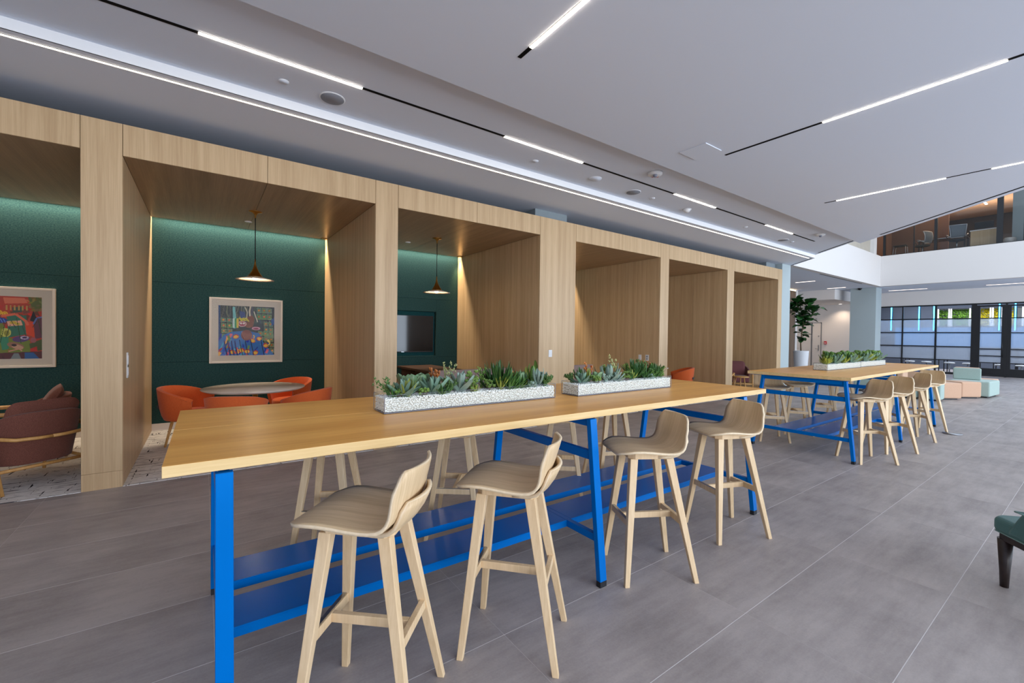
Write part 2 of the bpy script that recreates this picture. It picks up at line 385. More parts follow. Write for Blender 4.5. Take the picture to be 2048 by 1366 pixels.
# ------------------------------------------------------------------ mesh helpers
class MB:
    def __init__(s):
        s.v = []; s.f = []; s.sm = []; s.mi = []
    def add(s, vs, fs, smooth=False, mi=0):
        o = len(s.v); s.v += [tuple(p) for p in vs]
        for f in fs:
            s.f.append(tuple(o + i for i in f)); s.sm.append(smooth); s.mi.append(mi)
        return s
    def box(s, x0, x1, y0, y1, z0, z1, mi=0):
        return s.hexa([(x0, y0, z0), (x1, y0, z0), (x1, y1, z0), (x0, y1, z0), (x0, y0, z1), (x1, y0, z1), (x1, y1, z1), (x0, y1, z1)], mi)
    def hexa(s, p, mi=0):
        return s.add(p, [(0, 3, 2, 1), (4, 5, 6, 7), (0, 1, 5, 4), (1, 2, 6, 5), (2, 3, 7, 6), (3, 0, 4, 7)], False, mi)
    def bar(s, a, b, w, h, up=(0, 0, 1), w2=None, h2=None):
        """rectangular bar from a to b, w across, h along up"""
        a, b, up = Vector(a), Vector(b), Vector(up)
        d = (b - a).normalized(); r = d.cross(up).normalized(); u = r.cross(d)
        w2 = w if w2 is None else w2; h2 = h if h2 is None else h2
        P = []
        for c, ww, hh in ((a, w, h), (b, w2, h2)):
            for i, j in ((-1, -1), (1, -1), (1, 1), (-1, 1)):
                P.append(c + r * (i * ww / 2) + u * (j * hh / 2))
        return s.add(P, [(0, 3, 2, 1), (4, 5, 6, 7), (0, 1, 5, 4), (1, 2, 6, 5), (2, 3, 7, 6), (3, 0, 4, 7)])
    def frus(s, c0, w0, d0, c1, w1, d1):
        """tapered leg with level ends: c0 bottom, c1 top"""
        P = []
        for c, w, d in ((c0, w0, d0), (c1, w1, d1)):
            for i, j in ((-1, -1), (1, -1), (1, 1), (-1, 1)):
                P.append((c[0] + i * w / 2, c[1] + j * d / 2, c[2]))
        return s.hexa(P)
    def prism(s, poly, z0, z1, mi=0):
        n = len(poly)
        vs = [(x, y, z0) for x, y in poly] + [(x, y, z1) for x, y in poly]
        fs = [tuple(range(n - 1, -1, -1)), tuple(range(n, 2 * n))] + [(i, (i + 1) % n, n + (i + 1) % n, n + i) for i in range(n)]
        return s.add(vs, fs, False, mi)
    def lathe(s, prof, n=32, c=(0, 0, 0), smooth=True, mi=0):
        k = len(prof); vs = []; fs = []
        for i in range(n):
            a = 2 * PI * i / n
            for r, z in prof: vs.append((c[0] + r * math.cos(a), c[1] + r * math.sin(a), c[2] + z))
        for i in range(n):
            j = (i + 1) % n
            for q in range(k - 1): fs.append((i * k + q, j * k + q, j * k + q + 1, i * k + q + 1))
        s.add(vs, fs, smooth, mi)
        for q, rev in ((0, True), (k - 1, False)):
            if prof[q][0] > 1e-6:
                ring = [len(s.v) - n * k + i * k + q for i in range(n)]
                s.f.append(tuple(reversed(ring)) if rev else tuple(ring)); s.sm.append(False); s.mi.append(mi)
        return s
    def tube(s, pts, rad, n=8, mi=0, cap=True):
        pts = [Vector(p) for p in pts]
        if not isinstance(rad, (list, tuple)): rad = [rad] * len(pts)
        vs = []; fs = []; up = None
        for i, p in enumerate(pts):
            d = (pts[min(i + 1, len(pts) - 1)] - pts[max(i - 1, 0)]).normalized()
            if up is None:
                up = Vector((0, 0, 1)) if abs(d.z) < .9 else Vector((1, 0, 0))
            r = d.cross(up).normalized(); up = r.cross(d).normalized()
            for k in range(n):
                a = 2 * PI * k / n
                vs.append(p + (r * math.cos(a) + up * math.sin(a)) * rad[i])
        for i in range(len(pts) - 1):
            for k in range(n):
                k2 = (k + 1) % n
                fs.append((i * n + k, i * n + k2, (i + 1) * n + k2, (i + 1) * n + k))
        o = len(s.v); s.add(vs, fs, True, mi)
        if cap:
            s.f.append(tuple(o + k for k in range(n - 1, -1, -1))); s.sm.append(False); s.mi.append(mi)
            s.f.append(tuple(o + (len(pts) - 1) * n + k for k in range(n))); s.sm.append(False); s.mi.append(mi)
        return s
    def grid(s, P, smooth=True, closed=False, mi=0):
        nu, nv = len(P), len(P[0]); vs = [p for row in P for p in row]; fs = []
        for i in range(nu if closed else nu - 1):
            for j in range(nv - 1):
                a = i * nv + j; b = ((i + 1) % nu) * nv + j
                fs.append((a, b, b + 1, a + 1))
        return s.add(vs, fs, smooth, mi)
    def mesh(s, name, mats):
        me = bpy.data.meshes.new(name)
        me.from_pydata(s.v, [], s.f)
        for m in (mats if isinstance(mats, (list, tuple)) else [mats]): me.materials.append(m)
        me.polygons.foreach_set('use_smooth', s.sm)
        me.polygons.foreach_set('material_index', s.mi)
        me.update()
        return me
    def build(s, name, mats, parent=None, bevel=0, seg=2, loc=None, solid=None, sub=0, rim=None):
        o = bpy.data.objects.new(name, s.mesh(name, mats))
        COL.objects.link(o)
        if parent is not None: o.parent = parent
        if loc: o.location = loc
        if solid:
            md = o.modifiers.new('thick', 'SOLIDIFY'); md.thickness = solid; md.offset = 0
            if rim is not None: md.material_offset_rim = rim
        if bevel:
            md = o.modifiers.new('bevel', 'BEVEL'); md.width = bevel; md.segments = seg; md.limit_method = 'ANGLE'; md.angle_limit = .6
        if sub:
            md = o.modifiers.new('sub', 'SUBSURF'); md.levels = sub; md.render_levels = sub
        return o

def tag(o, label=None, cat=None, group=None, kind=None):
    if label: o['label'] = label
    if cat: o['category'] = cat
    if group: o['group'] = group
    if kind: o['kind'] = kind
    return o
def thing(name, label, cat, loc=(0, 0, 0), rz=0.0, group=None):
    o = bpy.data.objects.new(name, None); COL.objects.link(o)
    o.empty_display_size = .1
    o.location = loc; o.rotation_euler = (0, 0, rz)
    return tag(o, label, cat, group)
def link_copy(src, parent=None, loc=None):
    c = src.copy(); COL.objects.link(c)
    if parent is not None: c.parent = parent
    if loc is not None: c.location = loc
    return c
def copy_tree(root, loc, rz, label, group=None, scale=None):
    kids = {}
    for o in TREE[root.name]: kids.setdefault(o.parent.name, []).append(o)
    def rec(o, par):
        c = o.copy(); COL.objects.link(c)
        if par is not None: c.parent = par
        for k in kids.get(o.name, []): rec(k, c)
        return c
    r = rec(root, None)
    r.location = loc; r.rotation_euler = (0, 0, rz)
    if scale: r.scale = (scale,) * 3
    r['label'] = label
    if group: r['group'] = group
    return r
TREE = {}
def register(root):
    """remember the descendants of a prototype so that it can be copied"""
    desc = []
    names = {root.name}
    for o in COL.objects:
        if o.parent is not None and o.parent.name in names:
            desc.append(o); names.add(o.name)
    TREE[root.name] = desc
    return root
def struct(name, mb, m, **k):
    o = mb.build(name, m, **k); o['kind'] = 'structure'; return o

# ================================================================== FLOOR
GX, GY = 1.205, 0.6185          # tile pitch
X0, Y0 = 1.25, 1.164            # one grout crossing
floor = struct('floor', MB().box(-5, 33, -6.5, 12, -.2, -.0006), M['grout'])
tile_me = MB().box(.0010, GX - .0010, .0018, GY - .0018, -.0006, 0).mesh('tile', M['tile'])
far = MB()
nt_ = 0
def in_wall(x, y):              # nothing to lay under the carpeted alcoves
    return -4.5 < x < 13.5 and y > 5.60
for i in range(-5, 27):
    for j in range(-13, 18):
        x, y = X0 + GX * i, Y0 + GY * j
        if in_wall(x, y) and in_wall(x + GX, y): continue
        y1 = y + GY
        if -4 <= i <= 12 and -4 <= j <= 6:
            o = bpy.data.objects.new('tile', tile_me); COL.objects.link(o); o.parent = floor; o.location = (x, y, 0); nt_ += 1
        else:
            far.box(x + .0010, x + GX - .0010, y + .0018, y1 - .0018, -.0006, 0)
o = far.build('tile', M['tile'], floor); o['kind'] = 'stuff'

# ================================================================== ALCOVE WALL (left)
YF, YB = 5.613, 8.482           # front of the oak colonnade, felt wall at the back
ZS, ZC = 3.215, 3.52            # alcove soffit, top of the colonnade
bays = [(-3.39, -.938), (-.643, 1.81), (2.114, 4.567), (5.39, 7.85), (8.15, 10.56), (10.88, 13.32)]
piers = [(-3.7, -3.39), (-.938, -.643), (1.81, 2.114), (4.567, 5.39), (7.85, 8.15), (10.56, 10.88), (13.32, 13.575)]
T = .018
core = MB()
for a, b in piers: core.box(a + T, b - T, YF + T, YB + .15, 0, ZC - .01)
for a, b in bays:
    core.box(a - T, b + T, YF + T, YF + .12, ZS + T, ZC - .01)
    core.box(a - T, b + T, YF + .12, YB - .16, ZS + T, ZS + .10)
core.box(-3.7 + T, 13.575 - T, YF + T, YB + .14, ZC - .012, ZC - .004)
wall_left = struct('wall_left', core, M['gap'])
def panel(x0, x1, y0, y1, z0, z1, m='oak', name='panel'):
    return MB().box(x0, x1, y0, y1, z0, z1).build(name, M[m], wall_left, bevel=.0012, seg=1)
g = .002
for a, b in piers:
    panel(a + g, b - g, YF, YF + T, .16 + g, ZC)
    panel(a + g, b - g, YF, YF + T, 0, .16)
for a, b in bays:
    mx = (a + b) / 2
    for p, q in ((a, mx), (mx, b)):
        panel(p + g, q - g, YF, YF + T, ZS, ZC, 'oak_x')
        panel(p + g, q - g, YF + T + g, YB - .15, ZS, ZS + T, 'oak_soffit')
    ys = [YF + T + g, 6.535, 7.46, YB]
    for s_, x0, x1 in ((0, a - T, a), (1, b, b + T)):
        for k in range(3):
            panel(x0, x1, ys[k] + (g if k else 0), ys[k + 1] - g, .105, ZS + (.3 if k == 2 else 0) * 0 + .0, 'oak')
            panel(x0, x1, ys[k] + (g if k else 0), ys[k + 1] - g, 0, .103, 'oak')
        # cheek of the lighting slot above the last panel
        panel(x0, x1, YB - .15, YB, ZS, ZS + .28, 'oak')
# felt back wall, one niche for the screen in the third bay
back = MB().box(-3.7, 13.575, YB + .10, YB + .22, 0, ZC)
wall_felt = struct('wall_back_of_alcoves', back, M['gap'])
def felt_panel(x0, x1, z0, z1, y0=YB, m='felt'):
    return MB().box(x0 + .001, x1 - .001, y0, y0 + .10, z0 + .001, z1 - .001).build('felt_panel', M[m], wall_felt, bevel=.002, seg=1)
for n, (a, b) in enumerate(bays):
    if n == 2:
        nx0, nx1, nz0, nz1 = 2.62, 4.056, 1.07, 2.005
        felt_panel(a, b, .107, 1.04); felt_panel(a, b, 2.27, 3.5)
        felt_panel(a, nx0, 1.04, 2.27); felt_panel(nx1, b, 1.04, 2.27)
        felt_panel(nx0, nx1, 1.04, nz0); felt_panel(nx0, nx1, nz1, 2.27)
        felt_panel(nx0, nx1, nz0, nz1, YB + .085, 'felt_dark')
    else:
        for z0, z1 in ((.107, 1.04), (1.04, 2.27), (2.27, 3.5)): felt_panel(a, b, z0, z1)
    bb = MB().box(a, b, YB - .012, YB, .004, .107).build('baseboard', M['white'], wall_felt, bevel=.002, seg=1)
# slot lighting over the felt: LED strip hidden above the soffit edge
for n, (a, b) in enumerate(bays):
    t = thing('slot_light', 'hidden strip light washing the %s felt back wall' % ['first', 'second', 'third', 'fourth', 'fifth', 'sixth'][n], 'light', ((a + b) / 2, YB - .08, 3.40), 0, 'strip lights above the alcove back walls')
    MB().box(-1.21, 1.21, -.03, .03, .012, .03).build('channel', M['steel'], t)
    l = area('strip_lamp', (0, 0, 0), (0, 0, 0), 2.40, .04, 60, (1.0, .84, .64), spread=2.9); l.parent = t
    MB().box(-1.2, 1.2, .045, .055, -.10, .03).build('baffle', M['gap'], t)
    tt = thing('corner_light', 'warm end lamp grazing the right cheek of the %s alcove' % ['first', 'second', 'third', 'fourth', 'fifth', 'sixth'][n], 'light', (b - .06, YB - .20, 3.20), 0, 'warm grazing lamps')
    MB().box(-.05, .05, -.05, .05, .0, .012).build('trim_plate', M['brass'], tt)
    tt.location.z = ZS - .0125
    for sx in ((1,) if n else (1,)):
        sp = bpy.data.lights.new('corner_lamp', 'SPOT'); sp.energy = 60; sp.color = (1.0, .62, .26); sp.spot_size = 1.0; sp.spot_blend = .9; sp.shadow_soft_size = .02
        so = bpy.data.objects.new('corner_lamp', sp); COL.objects.link(so); so.parent = tt; so.location = (0, 0.10, -.02); so.rotation_euler = (0, -.16, 0)
# carpets in the alcoves
for n, (a, b) in enumerate(bays):
    t = MB().box(a, b, YF, YB, 0, .005).build('carpet', M['carpet'])
    tag(t, 'pale carpet with dark dashes filling the %s alcove from the left' % ['first', 'second', 'third', 'fourth', 'fifth', 'sixth'][n], 'carpet', 'alcove carpets')

# ================================================================== CEILINGS
ZA, ZB = 3.70, 3.785
def dx(y): return 12.02 + (y - 3.38) * .975          # the slanting end of the dropped ceiling
YC, YA = 3.38, 4.715
cl = struct('ceiling', MB().prism([(-5, -6.5), (dx(-6.5), -6.5), (dx(YC), YC), (-5, YC)], ZA, 4.5), M['ceiling'])
MB().prism([(-5, YC), (dx(YC), YC), (dx(YA), YA), (-5, YA)], ZB, 4.5).build('ceiling_panel', M['ceiling'], cl)
MB().prism([(-5, YA), (dx(YA), YA), (dx(5.72), 5.72), (14.28, 6.0), (14.28, 8.9), (-5, 8.9)], ZA, 4.5).build('ceiling_panel', M['ceiling'], cl)
# lit step between the two ceiling levels
MB().box(-5, dx(YA) - .02, YA - .002, YA + .01, ZA, ZB).build('fascia', M['fascia'], cl)
# far soffit below the upper floor, and the double-height roof
fs = MB().box(24.30, 33, -6.5, 6.18, 3.875, 4.99)
fs.box(14.2, 33, 6.18, 12, 3.875, 4.99)
struct('ceiling_far', fs, M['ceiling'])
rf = MB()
rf.box(2, 12.2, -6.5, 12, 9.2, 9.4); rf.box(23.2, 33, -6.5, 12, 9.2, 9.4); rf.box(12.2, 23.2, 6.0, 12, 9.2, 9.4); rf.box(12.2, 23.2, -6.5, -4.2, 9.2, 9.4)
struct('ceiling_atrium', rf, M['white'])
# white bulkheads round the double-height void
bk = MB()
bk.box(24.054, 24.30, -6.5, 6.18, 3.87, 5.18)
struct('trim_1', bk, M['white'])
struct('trim_2', MB().box(12.0, 24.05, 6.0, 6.18, 3.87, 5.18), M['white'])
# side wall of the upper floor, in beige panels
wu = struct('wall_upper_left', MB().box(12.0, 24.3, 6.32, 6.5, 5.0, 9.2), M['gap'])
M['upper_panel'] = plain('beige_wall_panel', (188, 180, 166), .7, var=.05, vscale=3)
xx = 12.0
while xx < 24.2:
    MB().box(xx + .006, min(xx + 1.5, 24.3) - .006, 6.30, 6.32, 5.0, 9.2).build('panel', M['upper_panel'], wu); xx += 1.5
MB().box(23.72, 24.05, 6.16, 6.30, 5.18, 9.2).build('corner_post', M['white'], wu)

# ================================================================== FAR WALLS
XS = 27.763
fw = MB()
fw.box(XS, XS + .2, -6.5, 7.0, 3.20, 3.9)
fw.box(XS, XS + .2, 7.0, 12, 0, 3.9)
wall_far = struct('wall_far', fw, M['white'])
struct('wall_back', MB().box(-5.2, -5, -6.5, 12, 0, 4.5), M['ceiling'])
struct('wall_far_left', MB().box(13.6, 33, 11.0, 11.2, 0, 4), M['white'])
# wall of grey-brown planks seen past the colonnade and the white return wall beside it
wp = struct('wall_planks', MB().box(14.1, 23.25, 9.03, 9.25, 0, 3.87), M['gap'])
xx = 14.1
while xx < 23.2:
    MB().box(xx + .004, min(xx + .30, 23.25) - .004, 9.0, 9.03, 0, 3.78).build('plank', M['plank_wall'], wp); xx += .30
cv = thing('cove_light', 'warm strip light along the top of the grey-brown plank wall', 'light', (18.95, 8.97, 3.84))
MB().box(-4.2, 4.2, -.02, .02, -.03, .02).build('channel', M['steel'], cv)
MB().box(-4.1, 4.15, -.035, -.02, -.02, .01).build('diffuser', M['led_warm'], cv)
struct('wall_return', MB().box(23.25, 23.45, 8.98, 11, 0, 3.87), M['white'])
# dropped box above the doors
struct('trim_3', MB().box(23.9, 27.75, 7.62, 11.0, 3.40, 3.87), M['white'])
M['shaded_teal'] = plain('teal_paint_shaded', (132, 142, 146), .8)  # column teal with the shade above the colonnade put into its colour
for x, y, w in ((27.3, 8.45, 'beside the teal column'), (26.6, 9.6, 'in front of the doors')):
    t = thing('recessed_light', 'small recessed ceiling light under the dropped white box, %s' % w, 'light', (x, y, 3.40), 0, 'recessed lights by the doors')
    MB().lathe([(0, -.012), (.09, -.012), (.10, 0), (0, 0)], 24).build('trim_ring', M['white'], t)
    MB().lathe([(0, -.016), (.07, -.016), (.07, -.012), (0, -.012)], 24).build('diffuser', M['lamp_far'], t)
    sp = bpy.data.lights.new('recessed_lamp', 'SPOT'); sp.energy = 75; sp.color = (1.0, .78, .58); sp.spot_size = 2.2; sp.spot_blend = .8; sp.shadow_soft_size = .06
    so = bpy.data.objects.new('recessed_lamp', sp); COL.objects.link(so); so.parent = t; so.location = (0, 0, -.03)
# teal-grey columns
struct('trim_4', MB().box(13.60, 14.15, 5.63, 6.25, 0, 3.70), M['teal_paint'])
struct('trim_5', MB().box(24.36, 25.12, 6.22, 7.16, 0, 3.87), M['teal_paint'])
struct('trim_6', MB().box(4.60, 5.33, 5.80, 6.5, ZC, 3.70), M['shaded_teal'])
struct('trim_7', MB().box(13.0, 13.56, 5.80, 6.5, ZC, 3.70), M['shaded_teal'])
# door pair and fire pull station on the far white wall
def far_door(n, y0, y1, side):
    d = struct('door_%d' % n, MB().box(XS - .045, XS - .004, y0 + .03, y1 - .03, .01, 2.42), M['door_paint'], bevel=.002, seg=1)
    MB().box(XS - .05, XS - .001, y0, y0 + .03, 0, 2.45).box(XS - .05, XS - .001, y1 - .03, y1, 0, 2.45).box(XS - .05, XS - .001, y0, y1, 2.42, 2.45).build('door_frame', M['steel'], d)
    hy = y0 + .12 if side < 0 else y1 - .12
    MB().box(XS - .055, XS - .045, hy - .025, hy + .025, .88, 1.2).tube([(XS - .055, hy, 1.0), (XS - .11, hy, 1.0), (XS - .11, hy + side * -.14, 1.0)], .012).build('door_handle', M['steel'], d)
    MB().lathe([(.03, 0), (.03, .02)], 16).build('lock', M['steel'], d, loc=(XS - .06, hy, 1.7)).rotation_euler = (0, -PI / 2, 0)
M['door_paint'] = plain('door_paint', (218, 212, 206), .6)
far_door(1, 8.50 + .92, 8.50 + 1.42 + .0, -1)
far_door(2, 9.84, 10.75, 1)
fp = thing('fire_alarm_box', 'small red fire alarm pull box on the far white wall right of the doors', 'alarm', (XS, 9.23, 1.25))
MB().box(-.05, -.001, -.06, .06, 0, .17).build('case', M['red'], fp, bevel=.005)
MB().box(-.06, -.05, -.04, .04, .05, .09).build('pull_bar', M['plastic'], fp)

# glazed street side behind and to the right of the camera
ww = struct('wall_right', MB().box(-5, 33, -6.5, -6.35, 4.1, 9.2).box(-5, 33, -6.5, -6.35, -.2, .25), M['white'])
wn = struct('window_1', MB().box(-5, 33, -6.48, -6.40, .25, .32).box(-5, 33, -6.48, -6.40, 4.03, 4.1), M['black'])
for k in range(20):
    MB().box(-5 + 1.98 * k - .03, -5 + 1.98 * k + .03, -6.48, -6.38, .32, 4.03).build('mullion', M['black'], wn)
struct('wall_far_right', MB().box(35.5, 35.7, -6.5, 12, 0, 9.2), M['white'])

# ================================================================== STOREFRONT (far right) and the room behind it
sf = struct('window_2', MB().box(XS - .03, XS + .05, 2.0, 6.99, 3.14, 3.20).box(XS - .03, XS + .05, 3.72, 6.99, 0, .10), M['black'])
ymul = [(6.93, 6.99), (6.01, 6.06), (4.83, 4.89), (3.55, 3.72)]
for a, b in ymul: MB().box(XS - .04, XS + .06, a, b, 0, 3.17).build('mullion', M['black'], sf)
zt = [2.54, 1.905, 1.27, .655]
cells = [(3.72, 4.83), (4.89, 6.01), (6.06, 6.93)]
for y0, y1 in cells:
    for z in zt: MB().box(XS - .02, XS + .04, y0, y1, z - .022, z + .022).build('transom', M['black'], sf)
    zz = [3.14] + zt + [.10]
    for k in range(5):
        top, bot = zz[k] - (.022 if k else 0), zz[k + 1] + (.022 if k < 4 else 0)
        MB().box(XS, XS + .008, y0, y1, bot, top).build('pane', M['glass'] if k in (0, 4) else M['frost'], sf)
def glazed_door(n, y0, y1):
    d = struct('door_%d' % n, MB().box(XS - .04, XS + .05, y0, y0 + .10, .01, 3.10).box(XS - .04, XS + .05, y1 - .10, y1, .01, 3.10).box(XS - .04, XS + .05, y0 + .10, y1 - .10, .01, .36).box(XS - .04, XS + .05, y0 + .10, y1 - .10, 3.03, 3.10), M['black'], bevel=.003, seg=1)
    for z in [2.54, 1.905, 1.20, .90, .60]:
        MB().box(XS - .02, XS + .04, y0 + .10, y1 - .10, z - .018, z + .018).build('transom', M['black'], d)
    zz = [3.03, 2.54, 1.905, 1.20, .90, .60, .36]
    for k in range(6):
        MB().box(XS, XS + .008, y0 + .10, y1 - .10, zz[k + 1] + .018, zz[k] - .018).build('pane', M['glass'] if k in (0, 5) else M['frost'], d)
    MB().tube([(XS - .10, y0 + .06, .85), (XS - .10, y0 + .06, 1.75)], .014).build('pull_handle', M['black'], d)
glazed_door(3, 2.72, 3.55)
glazed_door(4, 1.80, 2.65)
MB().box(XS - .04, XS + .06, 2.65, 2.72, 0, 3.17).build('mullion', M['black'], sf)
for k, (a, b) in enumerate(((-6.4, -3.2), (-3.2, 0), (0, 1.75))):
    MB().box(XS - .04, XS + .06, b - .06, b, 0, 3.17).build('mullion', M['black'], sf)
    MB().box(XS, XS + .008, a, b - .06, .1, 3.14).build('pane', M['glass'], sf)
# the room behind: dark back wall, windows onto trees, blue tubes, work tables
XR = 32.6
M['room_dark'] = plain('slate_wall', (74, 80, 92), .8)
M['room_blue'] = plain('blue_wall_panel', (44, 100, 180), .6)
M['tree'] = plain('sunlit_hedge', (120, 168, 54), .8, var=.6, vscale=7)
M['yellow'] = plain('yellow_hedge_light', (226, 206, 30), .8, var=.35, vscale=9)
rw = MB().box(XR, XR + .1, -6.4, 11, 0, 2.3).box(XR, XR + .1, 5.65, 11, 2.3, 3.87).box(XR, XR + .1, -6.4, 5.65, 3.25, 3.87)
struct('wall_room_behind', rw, M['room_dark'])
w3 = struct('window_3', MB().box(XR - .04, XR, 2.6, 5.65, 2.28, 2.34).box(XR - .04, XR, 2.6, 5.65, 3.2, 3.26), M['black'])
for y in (5.62, 5.20, 5.12, 4.42, 4.20, 3.70, 3.62, 3.30, 2.63): MB().box(XR - .05, XR + .02, y - .03, y + .03, 2.3, 3.25).build('mullion', M['white'], w3)
def hedge(lbl, y0, y1, m, seed):
    r = random.Random(seed); mb = MB()
    for k in range(3200):
        c = Vector((XR + .45 + r.uniform(-.2, .25), r.uniform(y0, y1), r.uniform(0.03, 3.5)))
        n = Vector((-1, r.uniform(-.8, .8), r.uniform(-.5, 1))).normalized(); a = n.orthogonal().normalized() * .06; b = n.cross(a).normalized() * .03
        mb.add([c - a, c + b, c + a, c - b], [(0, 1, 2, 3)])
    return tag(mb.build('hedge', m), lbl, 'hedge', kind='stuff')
hedge('green sunlit hedge outside the far room window', 4.36, 5.75, M['tree'], 1)
hedge('yellow sunlit hedge outside the far room window', 2.9, 4.22, M['yellow'], 2)
area('daylight_hedge', (XR - .02, 4.3, 4.6), (0, -.75, 0), 1, 3.6, 2400, (1, .97, .85))
def tube(y, z0, z1, x, w):
    t = thing('tube_light', 'vertical blue light tube, %s, behind the dark storefront' % w, 'light', (x, y, z0), 0, 'blue light tubes')
    MB().box(-.001, .03, -.05, .05, 0, 3.872 - z0).build('backplate', M['black'], t)
    MB().tube([(-.03, 0, .02), (-.03, 0, z1 - z0 - .02)], .022, 10).build('tube', M['blue_tube'], t)
for y, w in ((6.66, 'farthest left'), (5.61, 'second from the left'), (5.08, 'third from the left'), (2.98, 'right of the yellow hedge'), (2.52, 'in the right-hand door')):
    tube(y, 2.0, 3.35, 28.6, w)
p = MB().box(-.02, .02, -2.3, 2.3, 0, .95).build('blue_glow_panel', emis('added_blue_glow', (.14, .42, .95), .85)); p.location = (30.4, 4.6, 1.25)  # added glowing panel that puts the blue into the reeded glass
tag(p, 'large added blue glow panel tinting the reeded glass from behind', 'panel')
MB().box(-.03, .03, -.05, .05, -1.25, 0).build('post', M['black'], p, loc=(0, -2.0, 0))
MB().box(-.03, .03, -.05, .05, -1.25, 0).build('post', M['black'], p, loc=(0, 2.0, 0))
area('room_behind_lamp', (30.3, 3.5, 3.80), (0, 0, 0), 3, 8, 560, (.86, .90, 1.0))
for k, (y, w) in enumerate(((5.6, 'left'), (4.2, 'middle'), (2.6, 'right'))):
    t = thing('work_table', 'work table behind the storefront, %s one of three' % w, 'table', (29.3, y, 0), 0, 'work tables behind the storefront')
    MB().box(-.4, .4, -.6, .6, .70, .74).build('tabletop', M['steel'], t, bevel=.003)
    for i in (-.36, .36):
        for j in (-.55, .55): MB().tube([(i, j, 0), (i, j, .70)], .02, 8).build('leg', M['black'], t)
    for q in range(2):
        c = thing('task_stool', 'pale task stool standing %s of the %s work table' % (('left', 'right')[q], w), 'stool', (28.55, y - .3 + .6 * (1 - q), 0), 0, 'stools behind the storefront')
        MB().lathe([(.0, .46), (.17, .46), (.19, .49), (.17, .52), (0, .53)], 18).build('seat', M['plastic'], c)
        MB().tube([(0, 0, .08), (0, 0, .46)], .022, 8).build('post', M['steel'], c)
        MB().lathe([(0, 0), (.22, 0), (.22, .03), (.03, .08), (0, .08)], 18).build('base', M['steel'], c)

# ================================================================== UPPER FLOOR behind glass
XU = 24.20
M['office_wall'] = plain('dark_office_wall', (62, 58, 58), .8)
M['office_brown'] = plain('terracotta_wall', (128, 92, 74), .8)
M['office_ceil'] = plain('tan_office_ceiling', (206, 166, 132), .7)
w4 = struct('window_4', MB().box(XU, XU + .06, -6.5, 5.98, 5.18, 5.22), M['black'])
for y0, y1 in ((5.90, 5.98), (4.96, 4.99), (4.27, 4.36), (2.50, 2.66), (1.72, 2.0), (-.6, -.4)):
    MB().box(XU - .01, XU + .08, y0, y1, 5.2, 9.2).build('mullion', M['black'], w4)
ed = [5.90, 4.99, 4.96, 4.36, 4.27, 2.66, 2.50, 2.0, 1.72, -.4, -.6, -6.4]
for a, b in zip(ed[::2], ed[1::2]): MB().box(XU + .02, XU + .03, b, a, 5.22, 9.2).build('pane', M['office_glass'], w4)
struct('floor_upper', MB().box(24.30, 33, -6.5, 12, 5.0, 5.18), M['office_wall'])
struct('ceiling_office', MB().box(24.32, 33, -6.5, 6.4, 7.75, 7.85), M['office_ceil'])
struct('wall_office_back', MB().box(31.5, 31.6, -6.5, 6.4, 5.18, 7.75), M['office_wall'])
struct('wall_office_left', MB().box(24.4, 31.5, 6.35, 6.45, 5.18, 7.75), M['office_brown'])
struct('wall_office_screen', MB().box(27.0, 27.08, 4.4, 6.35, 5.18, 7.3), M['office_brown'])
struct('trim_8', MB().box(25.0, 25.6, .9, 2.35, 5.18, 7.75), M['teal_paint'])
area('office_lamp', (28.0, 3.0, 7.70), (0, 0, 0), 4, 5, 200, (1.0, .80, .60))
area('office_ceiling_fill', (28.2, 3.0, 6.75), (PI, 0, 0), .3, 5, 90, (1.0, .80, .60))  # added upward fill to brighten the office ceiling, no fitting there
for k, (x, y) in enumerate(((27.2, 4.6), (28.6, 3.5), (26.6, 3.0))):
    t = thing('recessed_light', 'small recessed light in the tan ceiling of the upstairs office, %s' % ('by the brown wall', 'towards the back', 'near the glass')[k], 'light', (x, y, 7.75), 0, 'recessed office lights')
    MB().box(-.30, .30, -.05, .05, -.008, 0).build('trim_ring', M['white'], t)
    MB().box(-.28, .28, -.035, .035, -.011, -.008).build('diffuser', M['lamp'], t)
def office_chair(loc, rz, label, s=1.0):
    t = thing('office_chair', label, 'chair', loc, rz, 'office chairs upstairs'); t.scale = (s, s, s)
    P = []
    for i in range(9):
        z = .52 + .50 * i / 8
        P.append([(-.20 - .06 * math.sin(i / 8 * PI) + .03 * abs(j / 4 - 1) ** 2, (j / 4 - 1) * (.20 + .05 * i / 8), z) for j in range(9)])
    MB().grid(P).build('backrest', M['mesh_back'], t, solid=.012)
    rim = [P[0][j] for j in range(9)] + [P[i][8] for i in range(1, 9)] + [P[8][j] for j in range(7, -1, -1)] + [P[i][0] for i in range(7, 0, -1)] + [P[0][0]]
    MB().tube(rim, .016, 8).build('back_frame', M['steel'], t)
    MB().lathe([(0, .40), (.2, .40), (.25, .43), (.24, .47), (0, .48)], 20).build('seat', M['office_wall'], t)
    for s_ in (-1, 1):
        MB().tube([(-.2, s_ * .22, .55), (-.05, s_ * .30, .66), (.12, s_ * .30, .66), (.05, s_ * .24, .45)], .016, 8).build('armrest', M['steel'], t)
    MB().tube([(0, 0, .10), (0, 0, .40)], .03, 10).build('gas_lift', M['steel'], t)
    for k in range(5):
        a = 2 * PI * k / 5
        MB().tube([(0, 0, .11), (.27 * math.cos(a), .27 * math.sin(a), .07)], [.025, .015], 8).build('leg', M['steel'], t)
        MB().lathe([(.0, -.0), (.026, .0), (.026, .05), (0, .05)], 12, (.28 * math.cos(a), .28 * math.sin(a), 0)).build('caster', M['black'], t)
M['mesh_back'] = plain('grey_mesh', (112, 118, 124), .8)
